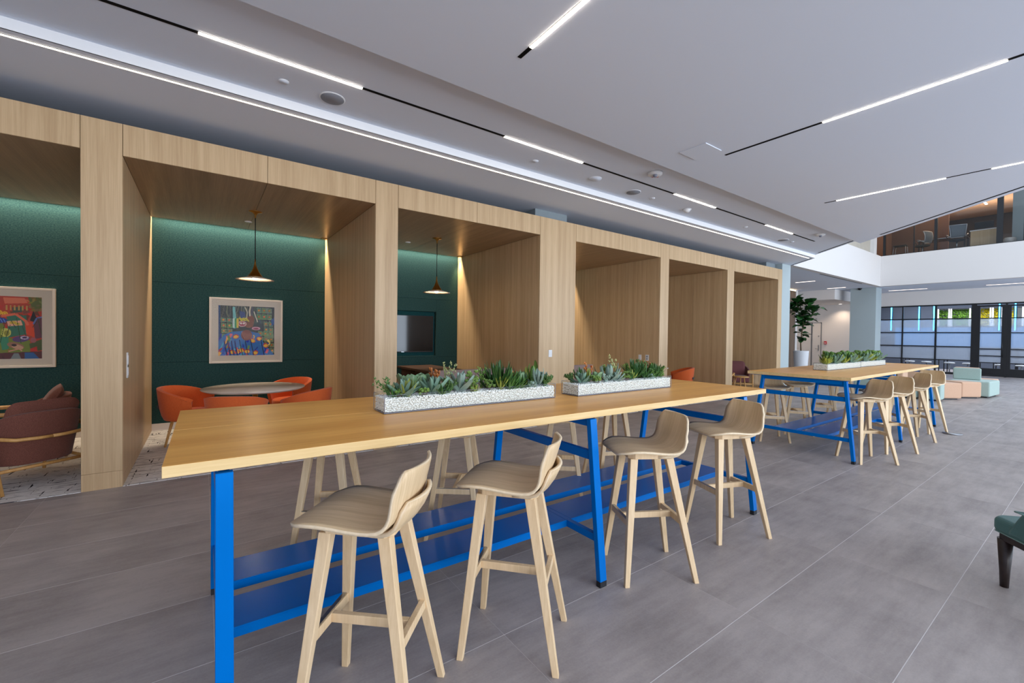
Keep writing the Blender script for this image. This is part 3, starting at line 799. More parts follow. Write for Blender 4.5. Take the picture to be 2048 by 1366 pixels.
office_chair((24.85, 3.80, 5.18), .25, 'grey mesh-backed office chair against the upstairs glass')
office_chair((25.3, 4.92, 5.18), 1.2, 'mesh office chair left of the upstairs desk, partly behind a mullion')
dk = thing('desk', 'dark office desk between the two upstairs mesh chairs', 'desk', (26.0, 4.4, 5.18))
MB().box(-.4, .4, -.75, .75, .70, .73).build('desktop', M['steel'], dk, bevel=.003)
for i in (-.37, .33):
    for j in (-.7, .7): MB().box(i, i + .04, j - .02, j + .02, 0, .70).build('leg', M['black'], dk)
st = thing('side_table', 'small dark side table in front of the upstairs brown wall', 'table', (25.1, 5.60, 5.18))
MB().box(-.18, .18, -.22, .22, .50, .53).build('tabletop', M['black'], st, bevel=.003)
for i in (-.15, .15):
    for j in (-.19, .19): MB().tube([(i * 1.2, j * 1.2, 0), (i, j, .50)], .014, 8).build('leg', M['steel'], st)
cb = thing('cabinet', 'wood-fronted cabinet with white top upstairs right of the mesh chair', 'cabinet', (24.75, 3.02, 5.18))
MB().box(-.22, .22, -.36, .36, 0, .66).build('body', M['cab_wood'] if 'cab_wood' in M else M['oak'], cb, bevel=.002)
MB().box(-.24, .24, -.38, .38, .66, .69).build('top', M['table_white'], cb, bevel=.003)
mo = thing('monitor', 'black monitor standing on the upstairs wood-fronted cabinet', 'monitor', (24.78, 3.05, 5.87))
MB().box(-.08, .08, -.10, .10, 0, .012).build('base', M['black'], mo)
MB().box(-.015, .015, -.02, .02, .012, .1).build('neck', M['black'], mo)
MB().box(-.02, .01, -.26, .26, .08, .34).build('screen', M['screen'], mo, bevel=.004)
po = thing('pouf', 'cream rounded pouf beside the upstairs teal column', 'stool', (24.6, 2.36, 5.18))
MB().lathe([(0, 0), (.12, 0), (.17, .04), (.17, .20), (.14, .25), (0, .26)], 24).build('cushion', M['marble'], po)

# ================================================================== LINEAR LIGHTS
def linear(name, label, x0, x1, y0, y1, z, lits, axis, w=.034, mat='lamp', cat='light', group='linear ceiling lights'):
    """slot fitting flush in the ceiling; lits = lit stretches along the axis"""
    t = thing(name, label, cat, ((x0 + x1) / 2, (y0 + y1) / 2, z), 0, group)
    L = (x1 - x0) if axis == 'x' else (y1 - y0)
    c0 = x0 if axis == 'x' else y0; mid = c0 + L / 2
    b = MB().box(-L / 2, L / 2, -w / 2, w / 2, -.003, .0) if axis == 'x' else MB().box(-w / 2, w / 2, -L / 2, L / 2, -.003, .0)
    b.build('housing', M['slot'], t)
    for a, e in lits:
        a, e = a - mid, e - mid
        q = MB().box(a, e, -w / 2 + .002, w / 2 - .002, -.007, -.003) if axis == 'x' else MB().box(-w / 2 + .002, w / 2 - .002, a, e, -.007, -.003)
        q.build('diffuser', M[mat], t)
    return t
linear('linear_light', 'long black slot light with spaced lit stretches, parallel to the wood colonnade', -5, 11.45, 4.07, 4.07, ZB, [(-3.25, -2.03), (-.04, 1.18), (2.77, 4.0), (6.01, 7.2), (9.06, 10.27)], 'x')
linear('linear_light', 'short lit slot light cut by the top edge of the photo', 2.0, 2.0, -.5, 2.75, ZA, [(1.38, 2.60)], 'y')
linear('linear_light', 'black slot light with a lit middle, right of the square ceiling panel', 5.03, 5.03, -2.6, 2.73, ZA, [(.52, 1.74), (-1.92, -.70)], 'y')
linear('linear_light', 'slot light with two lit stretches nearest the slanting ceiling edge', 8.04, 8.04, -2.6, 2.73, ZA, [(1.35, 2.57), (-.28, .94)], 'y', w=.03)
linear('cove_line_light', 'thin unbroken light line running the length of the low ceiling above the colonnade', -5, 13.2, 4.815, 4.815, ZA, [(-5, 13.2)], 'x', w=.019, mat='cove')
for i, (x0, x1, y, w) in enumerate(((19.9, 20.1, 7.41, 'left'), (23.3, 23.5, 7.41, 'right'))):
    linear('far_linear_light', 'short lit ceiling strip above the fig tree, %s of the pair' % w, x0 + .1, x0 + .1, y - .35, y + .35, 3.87, [(y - .35, y + .35)], 'y', w=.09, mat='lamp_far', group='far ceiling strips')
for i, (x, y0, y1, w) in enumerate(((26.45, 4.95, 6.28, 'left'), (26.5, 1.85, 3.15, 'right'))):
    linear('far_linear_light', 'lit ceiling strip in front of the dark storefront, %s of the pair' % w, x, x, y0, y1, 3.87, [(y0, y1)], 'y', w=.09, mat='lamp_far', group='far ceiling strips')
# black air slots along the slanting ceiling end
def slot(a, b, z, label, w=.03):
    a, b = Vector((*a, z)), Vector((*b, z)); c = (a + b) / 2
    t = MB().bar(a - c, b - c, w, .004).build('air_slot', M['slot'], loc=(c.x, c.y, c.z - .002)); tag(t, label, 'vent', 'air slots')
def ax(y): return dx(y) - .17
slot((ax(2.85) - .0, 2.85), (ax(-3), -3), ZA, 'long black air slot along the slanting edge of the high ceiling')
slot((ax(3.40) + .12, 3.46), (ax(4.5) + .12, 4.55), ZB, 'black air slot at the slanting end of the middle ceiling strip')
slot((ax(4.80) + .1, 4.80), (ax(5.6) + .1, 5.60), ZA, 'black air slot at the slanting end of the low ceiling')
slot((17.99, 6.20), (22.4, 6.20), 3.87, 'black air slot along the bottom edge of the white bulkhead')

# ================================================================== CEILING FITTINGS
def disc(name, label, cat, x, y, r, z, m1='plastic', m2='grille', group=None, h=.008, ring=.93):
    t = thing(name, label, cat, (x, y, z), 0, group)
    MB().lathe([(0, 0), (r, 0), (r, -h * .6), (r * ring, -h), (0, -h)][::-1], 40).build('rim', M[m1], t)
    MB().lathe([(0, 0), (r * ring * .98, 0), (0, -.002)][:2] + [(r * ring * .98, -.002), (0, -.003)], 40).build('cover', M[m2], t, loc=(0, 0, -h))
    return t
disc('ceiling_speaker', 'large round grey ceiling speaker near the first lit stretch, nearest the camera', 'speaker', 1.0, 4.42, .115, ZB, group='ceiling speakers')
disc('ceiling_speaker', 'round grey ceiling speaker in the middle, between light line and slot light', 'speaker', 5.44, 4.41, .115, ZB, group='ceiling speakers')
disc('ceiling_speaker', 'round grey ceiling speaker nearest the far end of the slot light', 'speaker', 10.76, 4.45, .115, ZB, group='ceiling speakers')
disc('sprinkler_cover', 'small white round sprinkler cover left of the nearest speaker', 'sprinkler', .58, 4.39, .042, ZB, 'plastic', 'ceiling', 'ceiling sprinkler covers')
disc('sprinkler_cover', 'small white round sprinkler cover beside the second lit stretch', 'sprinkler', 3.48, 4.40, .042, ZB, 'plastic', 'ceiling', 'ceiling sprinkler covers')
disc('sprinkler_cover', 'small white round sprinkler cover just past the middle speaker', 'sprinkler', 5.92, 4.41, .042, ZB, 'plastic', 'ceiling', 'ceiling sprinkler covers')
disc('sprinkler_cover', 'small white round sprinkler cover between third and fourth lit stretches', 'sprinkler', 8.93, 4.40, .045, ZB, 'plastic', 'ceiling', 'ceiling sprinkler covers')
disc('sprinkler_cover', 'small white round sprinkler cover beside the farthest speaker', 'sprinkler', 11.1, 4.40, .045, ZB, 'plastic', 'ceiling', 'ceiling sprinkler covers')
disc('access_cover', 'white round ceiling cover left of the alarm strobe', 'cover', 4.55, 4.37, .095, ZB, 'plastic', 'ceiling')
sm = thing('smoke_detector', 'white smoke detector between the middle speaker and third lit stretch', 'detector', (6.92, 4.43, ZB))
MB().lathe([(0, -.055), (.025, -.055), (.045, -.04), (.06, -.015), (.06, 0), (0, 0)], 28).build('body', M['plastic'], sm)
MB().lathe([(0, -.001), (.075, -.001), (.075, -.009), (0, -.009)][::-1], 28).build('base_plate', M['plastic'], sm)
sb = thing('alarm_strobe', 'white fire alarm strobe with red lettering beside the ceiling step', 'alarm', (5.03, 3.71, ZB), .6)
MB().lathe([(0, -.045), (.06, -.045), (.095, -.03), (.10, 0), (0, 0)], 32).build('body', M['plastic'], sb)
MB().lathe([(0, -.03), (.02, -.028), (.03, -.012), (.03, 0), (0, 0)], 20).build('strobe_lens', M['acrylic_edge'], sb, loc=(-.035, 0, -.045))
tx = bpy.data.curves.new('lettering', 'FONT'); tx.body = 'FIRE'; tx.size = .052; tx.align_x = 'CENTER'; tx.align_y = 'CENTER'; tx.extrude = .0008
to = bpy.data.objects.new('lettering', tx); COL.objects.link(to); to.parent = sb; tx.materials.append(M['red'])
bpy.context.view_layer.update()
_me = bpy.data.meshes.new_from_object(to.evaluated_get(bpy.context.evaluated_depsgraph_get()))
bpy.data.objects.remove(to)
to = bpy.data.objects.new('lettering', _me); COL.objects.link(to); to.parent = sb
to.location = (.045, 0, -.0465); to.rotation_euler = (PI, 0, PI / 2 + .25)
sb2 = thing('alarm_strobe', 'small far white alarm strobe near the slanting ceiling end', 'alarm', (10.75, 3.72, ZB), .6)
MB().lathe([(0, -.045), (.06, -.045), (.095, -.03), (.10, 0), (0, 0)], 32).build('body', M['plastic'], sb2)
MB().lathe([(0, -.03), (.02, -.028), (.03, -.012), (.03, 0), (0, 0)], 20).build('strobe_lens', M['acrylic_edge'], sb2, loc=(-.035, 0, -.045))
ap = thing('ceiling_hatch', 'flat white square panel on the ceiling left of the slot light', 'hatch', (4.70, 2.85, ZA))
MB().box(-.165, .165, -.165, .165, -.009, 0).build('lid', M['ceiling'], ap, bevel=.004)
MB().box(-.15, .15, -.15, .15, -.001, 0).build('seal', M['plastic_grey'], ap, loc=(0, 0, 0))
dc = thing('dome_camera', 'tiny black dome camera under the far soffit at the teal column', 'camera', (24.3, 6.8, 3.87))
MB().lathe([(0, -.09), (.05, -.075), (.075, -.03), (.08, 0), (0, 0)], 20).build('dome', M['screen'], dc)
fb = disc('floor_box', 'round metal floor outlet cover in the tiles beside the far table', 'outlet', 10.01, 1.52, .12, .0145, 'steel', 'steel', h=.0145)
# wall plates
def plate(loc, rz, w, h, label, name='wall_switch', cat='switch', grp=None, kind=0):
    t = thing(name, label, cat, loc, rz, grp)
    MB().box(-w / 2, w / 2, -.008, 0, -h / 2, h / 2).build('plate', M['plastic'], t, bevel=.002)
    if kind == 0: MB().box(-w * .22, w * .22, -.012, -.008, -h * .3, h * .3).build('rocker', M['plastic'], t, bevel=.001)
    elif kind == 1:
        for s_ in (-1, 1): MB().box(-w * .25, w * .25, -.010, -.008, s_ * h * .2 - h * .13, s_ * h * .2 + h * .13).build('socket', M['plastic_grey'], t)
    return t
plate((4.82, YF, 1.225), 0, .075, .12, 'white switch plate on the widest oak pier', kind=0)
plate((7.85, 6.10, 1.075), -PI / 2, .075, .12, 'left of two white plates on the side wall of the fourth alcove', grp='fourth alcove wall plates')
plate((7.85, 5.91, 1.075), -PI / 2, .085, .13, 'right of two white plates on the side wall of the fourth alcove', grp='fourth alcove wall plates', name='wall_outlet', cat='outlet', kind=1)
plate((-.643, 5.90, 1.225), PI / 2, .075, .15, 'grey card reader above the white switch inside the second alcove', name='card_reader', cat='reader', kind=0)
plate((-.643, 5.90, 1.105), PI / 2, .085, .13, 'white switch plate below the grey card reader inside the second alcove', kind=0)

# ================================================================== HIGH TABLES
def high_table(label, x0, y0, L, W, th, legs_x, yf0, yf1, yb1, yb0, zsh, sh):
    t = thing('high_table', label, 'table', (0, 0, 0), 0, 'high communal tables')
    u = Vector((math.cos(th), math.sin(th), 0)); v = Vector((-u.y, u.x, 0)); o = Vector((x0, y0, 0))
    zt, zb = 1.06, 1.018
    seam = W * .52
    def slab(a, b, z0, z1, i0=0, i1=0):
        P = []
        for z in (z0, z1):
            for s, w in ((i0, a), (L - i0, a), (L - i0, b), (i0, b)):
                p = o + u * s + v * w; P.append((p.x, p.y, z))
        return P
    for a, b in ((0, seam - .0012), (seam + .0012, W)):
        MB().hexa(slab(a, b, zb + .0005, zt)).build('tabletop', [M['top'], M['edge']], t, bevel=.002, seg=2)
        ob = COL.objects[-1] if False else None
    for q in [x for x in COL.objects if x.parent == t and x.name.startswith('tabletop')]:
        for poly in q.data.polygons:
            if abs(poly.normal.z) < .5: poly.material_index = 1
    MB().hexa(slab(.03, W - .03, zb - .007, zb, .03)).build('under_frame', M['blue'], t)
    lw, ly = .056, .036
    for lx in legs_x:
        for (ya, yb, nm) in ((yf0, yf1, 'f'), (yb0, yb1, 'b')):
            # ya foot, yb top
            MB().frus((lx, ya, .035), lw, ly, (lx, yb, zb - .007), lw, ly).build('leg', M['blue'], t, bevel=.003)
            s_ = 1 if ya > yb else -1
            d = (ya - yb) / (zb - .047)
            MB().frus((lx, ya, 0), lw * .96, ly * .96, (lx, ya, .0345), lw * .96, ly * .96).build('foot_cap', M['rubber'], t)
        def yat(z, f):
            k = (z - .035) / (zb - .047)
            return (yf0 + (yf1 - yf0) * k) if f else (yb0 + (yb1 - yb0) * k)
        for z, h in ((.985, .045), (.783, .055), (zsh - .022, .044)):
            a, b = yat(z, 1) + ly / 2 - .004, yat(z, 0) - ly / 2 + .004
            MB().box(lx - .018, lx + .018, a, b, z - h / 2, z + h / 2).build('crossbar', M['blue'], t, bevel=.002)
    for a, b in zip(legs_x[:-1], legs_x[1:]):
        for s0, s1 in sh:
            m = MB(); z1 = zsh
            m.box(a + .019, b - .019, s0, s1, z1 - .006, z1).box(a + .019, b - .019, s0, s0 + .006, z1 - .044, z1 - .006).box(a + .019, b - .019, s1 - .006, s1, z1 - .044, z1 - .006)
            m.build('shelf', M['blue'], t, bevel=.0015, seg=1)
    return t
high_table('nearest long honey oak table on blue steel A-frame legs, two planters on it', -.118, 1.901, 4.39, 1.293, -.004, [.062, 1.985, 3.895], 1.80, 1.905, 2.905, 3.03, .305, [(2.095, 2.35), (2.488, 2.74)])
high_table('farther long honey oak table on blue steel legs, beyond the nearest one', 6.443, 1.866, 5.071, 1.225, .019, [6.49, 8.50, 10.58], 1.835, 1.935, 2.90, 3.03, .305, [(2.12, 2.39), (2.49, 2.76)])

# ================================================================== STOOLS  (local +x = towards the backrest)
def seat_surface(off=0.0, half=.212, z_add=0):
    prof = [(-.252, .778), (-.238, .788), (-.20, .795), (-.16, .799), (-.11, .799), (-.05, .794), (.0, .788), (.05, .784), (.09, .784), (.12, .789), (.148, .801), (.170, .820), (.186, .845), (.198, .875), (.208, .905), (.217, .935), (.226, .965), (.232, .985), (.236, 1.0), (.238, 1.008)]
    # arclength
    S = [0]
    for p, q in zip(prof[:-1], prof[1:]): S.append(S[-1] + math.dist(p, q))
    tot = S[-1]; n = 15; P = []
    for i, (x, z) in enumerate(prof):
        d0, d1 = S[i] + .006, tot - S[i] + .004
        hw = half
        r = .13
        if d0 < r: hw = half - r * .92 * (1 - math.sqrt(max(0, 1 - ((r - d0) / r) ** 2)))
        r = .06
        if d1 < r: hw = min(hw, half - .016 - r * (1 - math.sqrt(max(0, 1 - ((r - d1) / r) ** 2))))
        tb = min(1, max(0, (S[i] - tot * .60) / (tot * .25)))       # 1 on the backrest
        hw -= .016 * tb
        row = []
        for j in range(n):
            w = (j / (n - 1)) * 2 - 1
            y = w * hw
            row.append((x - .026 - .040 * tb * w * w, y, z + .016 + (1 - tb) * .010 * w * w * (1 if S[i] > .1 else S[i] / .1)))
        P.append(row)
    return P
def make_stool():
    t = thing('bar_stool', 'x', 'stool')
    MB().grid(seat_surface()).build('seat_shell', [M['ply'], M['ply_edge']], t, solid=.013, rim=1, bevel=0)
    # bracket of bent ply wrapping behind the lower back
    pr = [(.02, .756), (.07, .757), (.115, .761), (.155, .774), (.186, .797), (.208, .828), (.224, .862), (.236, .890)]
    P = []
    for i, (x, z) in enumerate(pr):
        k = i / (len(pr) - 1)
        hw = .125 + .035 * math.sin(min(1, k * 1.2) * PI / 2) - (.03 if i == len(pr) - 1 else 0)
        P.append([(x - .021 - .034 * min(1, k * 1.3) * (w * w), w * hw, z + .014) for w in [q / 5 - 1 for q in range(11)]])
    MB().grid(P).build('back_bracket', [M['ply'], M['ply_edge']], t, solid=.016, rim=1)
    MB().prism([(-.185, -.08), (-.15, -.118), (.09, -.125), (.12, -.09), (.12, .09), (.09, .125), (-.15, .118), (-.185, .08)], .757, .796).build('seat_frame', M['leg'], t, bevel=.004)
    h = .76
    def at(z, sx, sy):
        k = z / h
        xf, xt = (-.226, -.155) if sx < 0 else (.226, .082)
        return xf + (xt - xf) * k, sy * (.196 + (.092 - .196) * k)
    for sx in (-1, 1):
        for sy in (-1, 1):
            x0, y0 = at(0, sx, sy); x1, y1 = at(h, sx, sy)
            MB().frus((x0, y0, 0), .030, .027, (x1, y1, h), .050, .046).build('leg', M['leg'], t, bevel=.003)
    z = .36
    for sx in (-1, 1):
        a, b = at(z, sx, -1), at(z, sx, 1)
        fr = MB().bar((a[0], a[1] + .012, z), (b[0], b[1] - .012, z), .024, .040).build('footrest' if sx < 0 else 'stretcher', M['leg'], t, bevel=.002)
        if sx < 0:
            MB().bar((a[0] - .004, a[1] + .02, z + .0215), (b[0] - .004, b[1] - .02, z + .0215), .016, .003).build('metal_strip', M['steel'], fr)
    a, b = at(z, -1, 0), at(z, 1, 0)
    MB().bar((a[0] + .012, 0, z), (b[0] - .012, 0, z), .024, .038).build('stretcher', M['leg'], t, bevel=.002)
    return t
stool0 = register(make_stool())
D2 = PI / 180
stools = [
 (.570, 1.734, -42.4, 'oak bar stool nearest the camera, in front of the near table'),
 (1.282, 1.729, -47.9, 'second oak bar stool along the near side of the nearest table'),
 (2.395, 1.769, -28.2, 'oak bar stool just right of the middle blue leg, near side of the nearest table'),
 (3.383, 1.771, -21.3, 'oak bar stool at the far right end, near side of the nearest table'),
 (.72, 3.12, 60, 'oak bar stool behind the near table, its legs seen behind the nearest stool'),
 (1.635, 3.00, 52, 'oak bar stool behind the near table, its legs seen between first and second stools'),
 (2.700, 2.97, 49, 'oak bar stool behind the near table, legs just left of the middle blue leg'),
 (3.45, 3.06, 66, 'oak bar stool behind the near table, legs just right of the middle blue leg'),
 (6.835, 1.806, -35.6, 'bar stool at the near corner of the farther table, closest on its near side'),
 (7.725, 1.798, -30.5, 'second bar stool along the near side of the farther table'),
 (8.92, 1.83, -48.6, 'third bar stool along the near side of the farther table, turned aside'),
 (9.91, 1.85, -18, 'farthest bar stool on the near side of the farther table, by the floor outlet'),
 (7.03, 3.03, 40, 'bar stool behind the farther table, concave back at its left end'),
 (7.86, 3.00, 33, 'second bar stool behind the farther table, seat under the table edge'),
 (8.96, 2.99, 24, 'third bar stool behind the farther table, legs above the blue shelf'),
 (9.95, 3.02, 30, 'farthest bar stool behind the farther table'),
]
for i, (x, y, a, lb) in enumerate(stools):
    grp = ['near side of the nearest table', 'far side of the nearest table', 'near side of the farther table', 'far side of the farther table'][i // 4]
    if i == 0:
        stool0.location = (x, y, 0); stool0.rotation_euler = (0, 0, a * D2); stool0['label'] = lb; stool0['group'] = 'bar stools on the ' + grp
    else: copy_tree(stool0, (x, y, 0), a * D2, lb, 'bar stools on the ' + grp)

# ================================================================== PLANTERS
def pebble_mesh(L, W, Hh, seed):
    r = np.random.default_rng(seed)
    # low sphere template
    tv = []; tf = []
    nu, nv = 6, 4
    tv.append((0, 0, -1))
    for i in range(1, nv):
        ph = -PI / 2 + PI * i / nv
        for j in range(nu): tv.append((math.cos(ph) * math.cos(2 * PI * j / nu), math.cos(ph) * math.sin(2 * PI * j / nu), math.sin(ph)))
    tv.append((0, 0, 1)); top = len(tv) - 1
    for j in range(nu): tf.append((0, 1 + (j + 1) % nu, 1 + j))
    for i in range(nv - 2):
        for j in range(nu):
            a = 1 + i * nu + j; b = 1 + i * nu + (j + 1) % nu
            tf.append((a, b, b + nu, a + nu))
    for j in range(nu): tf.append((top, top - nu + j, top - nu + (j + 1) % nu))
    tv = np.array(tv)
    C = []
    p = .0098
    def face(n1, n2, fn):
        for i in range(n1):
            for j in range(n2):
                C.append(fn((i + .5 + r.uniform(-.3, .3)) / n1, (j + .5 + r.uniform(-.3, .3)) / n2))
    nL, nW, nH = int(L / p), int(W / p), int(Hh / p)
    face(nL, nH, lambda a, b: (a * L - L / 2, -W / 2 + .004 + r.uniform(0, .004), b * Hh))
    face(nL, nH, lambda a, b: (a * L - L / 2, W / 2 - .004, b * Hh))
    face(nW, nH, lambda a, b: (-L / 2 + .004 + r.uniform(0, .004), a * W - W / 2, b * Hh))
    face(nW, nH, lambda a, b: (L / 2 - .004, a * W - W / 2, b * Hh))
    face(nL, nW, lambda a, b: (a * L - L / 2, b * W - W / 2, Hh + r.uniform(-.003, .005)))
    C = np.array(C); n = len(C)
    S = r.uniform(.0042, .0068, (n, 3)); S[:, 2] *= .85
    th = r.uniform(0, 2 * PI, n); c, s = np.cos(th), np.sin(th)
    V = tv[None] * S[:, None]
    X = V[..., 0] * c[:, None] - V[..., 1] * s[:, None]; Y = V[..., 0] * s[:, None] + V[..., 1] * c[:, None]
    V = np.stack([X, Y, V[..., 2]], -1) + C[:, None]
    V[..., 0] = np.clip(V[..., 0], -L / 2, L / 2); V[..., 1] = np.clip(V[..., 1], -W / 2, W / 2); V[..., 2] = np.maximum(V[..., 2], .001)
    k = len(tv)
    flat = []; start = []; cnt = []
    base = np.concatenate([np.array(f) for f in tf]); lens = np.array([len(f) for f in tf])
    loops = (base[None] + (np.arange(n) * k)[:, None]).ravel()
    me = bpy.data.meshes.new('pebbles')
    me.vertices.add(n * k); me.vertices.foreach_set('co', V.reshape(-1))
    me.loops.add(len(loops)); me.loops.foreach_set('vertex_index', loops.astype(np.int32))
    L_ = np.tile(lens, n); st = np.concatenate([[0], np.cumsum(L_)[:-1]])
    me.polygons.add(len(L_)); me.polygons.foreach_set('loop_start', st.astype(np.int32)); me.polygons.foreach_set('loop_total', L_.astype(np.int32))
    me.polygons.foreach_set('use_smooth', np.ones(len(L_), bool))
    me.materials.append(M['pebble'])
    me.update(calc_edges=True); me.validate()
    return me
M['bed'] = plain('grit_bed', (196, 192, 184), .9)
PW, PH, PEB = .19, .108, .078
def planter(x0, x1, yc, label, me=None, rz=0.0):
    L = x1 - x0
    t = thing('planter_box', label, 'planter', ((x0 + x1) / 2, yc, 1.0605), rz, 'clear planters of pebbles on the tables')
    w = .0035; l2 = L / 2; w2 = PW / 2
    MB().box(-l2, l2, -w2, -w2 + w, .006, PH).build('pane', M['acrylic'], t)
    MB().box(-l2, l2, w2 - w, w2, .006, PH).build('pane', M['acrylic'], t)
    MB().box(-l2, -l2 + w, -w2 + w, w2 - w, .006, PH).build('pane', M['acrylic'], t)
    MB().box(l2 - w, l2, -w2 + w, w2 - w, .006, PH).build('pane', M['acrylic'], t)
    MB().box(-l2, l2, -w2, w2, .002, .006).build('bottom_plate', M['acrylic_edge'], t)
    e = .0012
    m = MB()
    for sx in (-1, 1):
        for sy in (-1, 1): m.box(sx * l2 - e, sx * l2 + e, sy * w2 - e, sy * w2 + e, .006, PH)
    for sy in (-1, 1): m.box(-l2, l2, sy * w2 - e * .5, sy * w2 + e * .5, PH - .001, PH + .0005)
    for sx in (-1, 1): m.box(sx * l2 - e * .5, sx * l2 + e * .5, -w2, w2, PH - .001, PH + .0005)
    m.build('polished_edge', M['acrylic_edge'], t)
    for sx in (-.45, 0, .45):
        for sy in (-1, 1): MB().lathe([(0, 0), (.008, 0), (.008, .0025), (0, .0025)], 12).build('foot', M['plastic'], t, loc=(sx * L, sy * .07, 0))
    pm = me or pebble_mesh(L - .010, PW - .010, PEB, 5)
    o = bpy.data.objects.new('pebbles', pm); COL.objects.link(o); o.parent = t; o.location = (0, 0, .007); o['kind'] = 'stuff'
    MB().box(-l2 + .014, l2 - .014, -w2 + .014, w2 - .014, .007, PEB - .002).build('pebble_bed', M['bed'], t)
    return t, pm
_, peb = planter(.850, 2.160, 2.545, 'clear planter with white pebbles on the near table, its left one')
planter(2.355, 3.555, 2.500, 'clear planter with white pebbles on the near table, its right one')
_, peb2 = planter(7.555, 8.995, 2.570, 'clear planter with white pebbles on the farther table, its near one')
planter(9.005, 10.445, 2.590, 'clear planter with white pebbles on the farther table, its far one', peb2)

# ------------------------------------------------------------------ succulents
LM = {
 'agave': leaf_mat('agave_leaf', (84, 122, 104), (140, 170, 150)),
 'paddle': leaf_mat('paddle_leaf', (92, 128, 88), (140, 166, 128)),
 'blade': leaf_mat('dark_blade', (34, 78, 36), (82, 128, 60)),
 'yellow': leaf_mat('yellow_green', (112, 132, 50), (172, 180, 84)),
 'lime': leaf_mat('lime_leaf', (88, 132, 56), (154, 186, 100)),
 'grey': leaf_mat('grey_green', (112, 142, 128), (168, 188, 176)),
 'rust': leaf_mat('rust_leaf', (176, 100, 44), (208, 136, 76)),
 'cream': leaf_mat('cream_buds', (180, 188, 120), (216, 218, 168)),
 'mid': leaf_mat('mid_green', (58, 104, 52), (116, 150, 84)),
 'fig': leaf_mat('fig_leaf', (20, 62, 24), (52, 100, 44), rough=.35, zs=3, var=.35),
}
def leaf_mesh(name, L, W, mat, curl=.3, fold=.25, tip=.5, thick=0.0, base=.35, n=7):
    """leaf along +x curving upwards; width profile swells then points"""
    P = []
    for i in range(n + 1):
        s = i / n
        w = W / 2 * ((base + (1 - base) * min(1, s / tip)) if s < tip else math.sqrt(max(0.0, 1 - ((s - tip) / (1 - tip)) ** 1.8)))
        a = curl * s
        x = L * (math.sin(a) / curl if abs(curl) > 1e-3 else s); z = L * ((1 - math.cos(a)) / curl if abs(curl) > 1e-3 else 0)
        P.append([(x, w * q, z + fold * abs(w * q) - (thick if abs(q) < .1 else 0)) for q in (-1, -.5, 0, .5, 1)])
    mb = MB().grid(P)
    if thick:
        P2 = [[(x, y, z - thick * 1.5 * (1 - abs(j - 2) / 2) - thick * .2) for j, (x, y, z) in enumerate(r)] for r in P]
        mb.grid([list(reversed(r)) for r in P2])
    return mb.mesh(name, LM[mat])
LF = {
 'agave': leaf_mesh('leaf', .105, .030, 'agave', .5, .5, .35, .003),
 'agave_g': leaf_mesh('leaf', .095, .026, 'grey', .45, .5, .35, .003),
 'paddle': leaf_mesh('leaf', .075, .046, 'paddle', .5, .3, .6, .004, .4),
 'small': leaf_mesh('leaf', .036, .020, 'grey', .6, .4, .65, .003, .5),
 'small_g': leaf_mesh('leaf', .034, .018, 'lime', .6, .4, .65, .003, .5),
 'lime_long': leaf_mesh('leaf', .125, .030, 'lime', 1.3, .5, .4, .002),
 'grey_long': leaf_mesh('leaf', .135, .022, 'grey', 1.2, .5, .35, .002),
 'blade': leaf_mesh('leaf', .12, .013, 'blade', .6, .4, .3, 0, .7),
 'yblade': leaf_mesh('leaf', .085, .014, 'yellow', .5, .4, .3, 0, .6),
}
def place(me, t, az, el, roll=0, s=1.0, at=(0, 0, 0)):
    o = bpy.data.objects.new('leaf', me); COL.objects.link(o); o.parent = t
    o.matrix_basis = Matrix.Translation(at) @ Matrix.Rotation(az, 4, 'Z') @ Matrix.Rotation(-el, 4, 'Y') @ Matrix.Rotation(roll, 4, 'X') @ Matrix.Scale(s, 4)
    return o
def join_leaves(items, name, mats, parent=None):
    """many small leaves joined in one mesh; items = (mesh, matrix)"""
    mb = MB()
    for me, mt, mi in items:
        vs = [tuple(mt @ v.co) for v in me.vertices]
        mb.add(vs, [tuple(p.vertices) for p in me.polygons], True, mi)
    return mb.build(name, mats, parent)
def MT(az, el, s=1.0, at=(0, 0, 0), roll=0):
    return Matrix.Translation(at) @ Matrix.Rotation(az, 4, 'Z') @ Matrix.Rotation(-el, 4, 'Y') @ Matrix.Rotation(roll, 4, 'X') @ Matrix.Scale(s, 4)
GR = 'succulents in the clear planters'
ZP = 1.0605 + .007 + PEB - .003
def rosette(x, y, kind, n, s, label, el0=.25, el1=1.25, seed=0, name='succulent', z=0.0):
    s *= 1.5; n = int(n * 1.3)
    t = thing(name, label, 'plant', (x, y, ZP + z), 0, GR)
    r = random.Random(seed)
    for k in range(n):
        f = k / max(1, n - 1)
        place(LF[kind], t, k * 2.399 + r.uniform(-.15, .15), el0 + (el1 - el0) * f + r.uniform(-.08, .08), 0, s * (1 - .35 * f) * r.uniform(.9, 1.1), (0, 0, .004 + .012 * f))
    MB().lathe([(0, -.01), (.008 * s, -.01), (.006 * s, .02), (0, .022)], 8).build('stem', M['bark'], t)
    return t
def tuft(x, y, kind, n, s, label, spread=1.1, seed=0, name='spiky_plant', z=0.0):
    s *= 1.42; n = int(n * 1.7)
    t = thing(name, label, 'plant', (x, y, ZP + z), 0, GR)
    r = random.Random(seed); it = []
    for k in range(n):
        el = PI / 2 - spread * math.sqrt(r.random())
        it.append((LF[kind], MT(r.uniform(0, 2 * PI), el, s * r.uniform(.7, 1.1), (r.uniform(-.01, .01), r.uniform(-.01, .01), 0)), 0))
    f = join_leaves(it, 'blades', LF[kind].materials[0], t); f['kind'] = 'stuff'
    MB().lathe([(0, -.01), (.012 * s, -.01), (.010 * s, .02), (0, .022)], 8).build('stem', M['bark'], t)
    return t
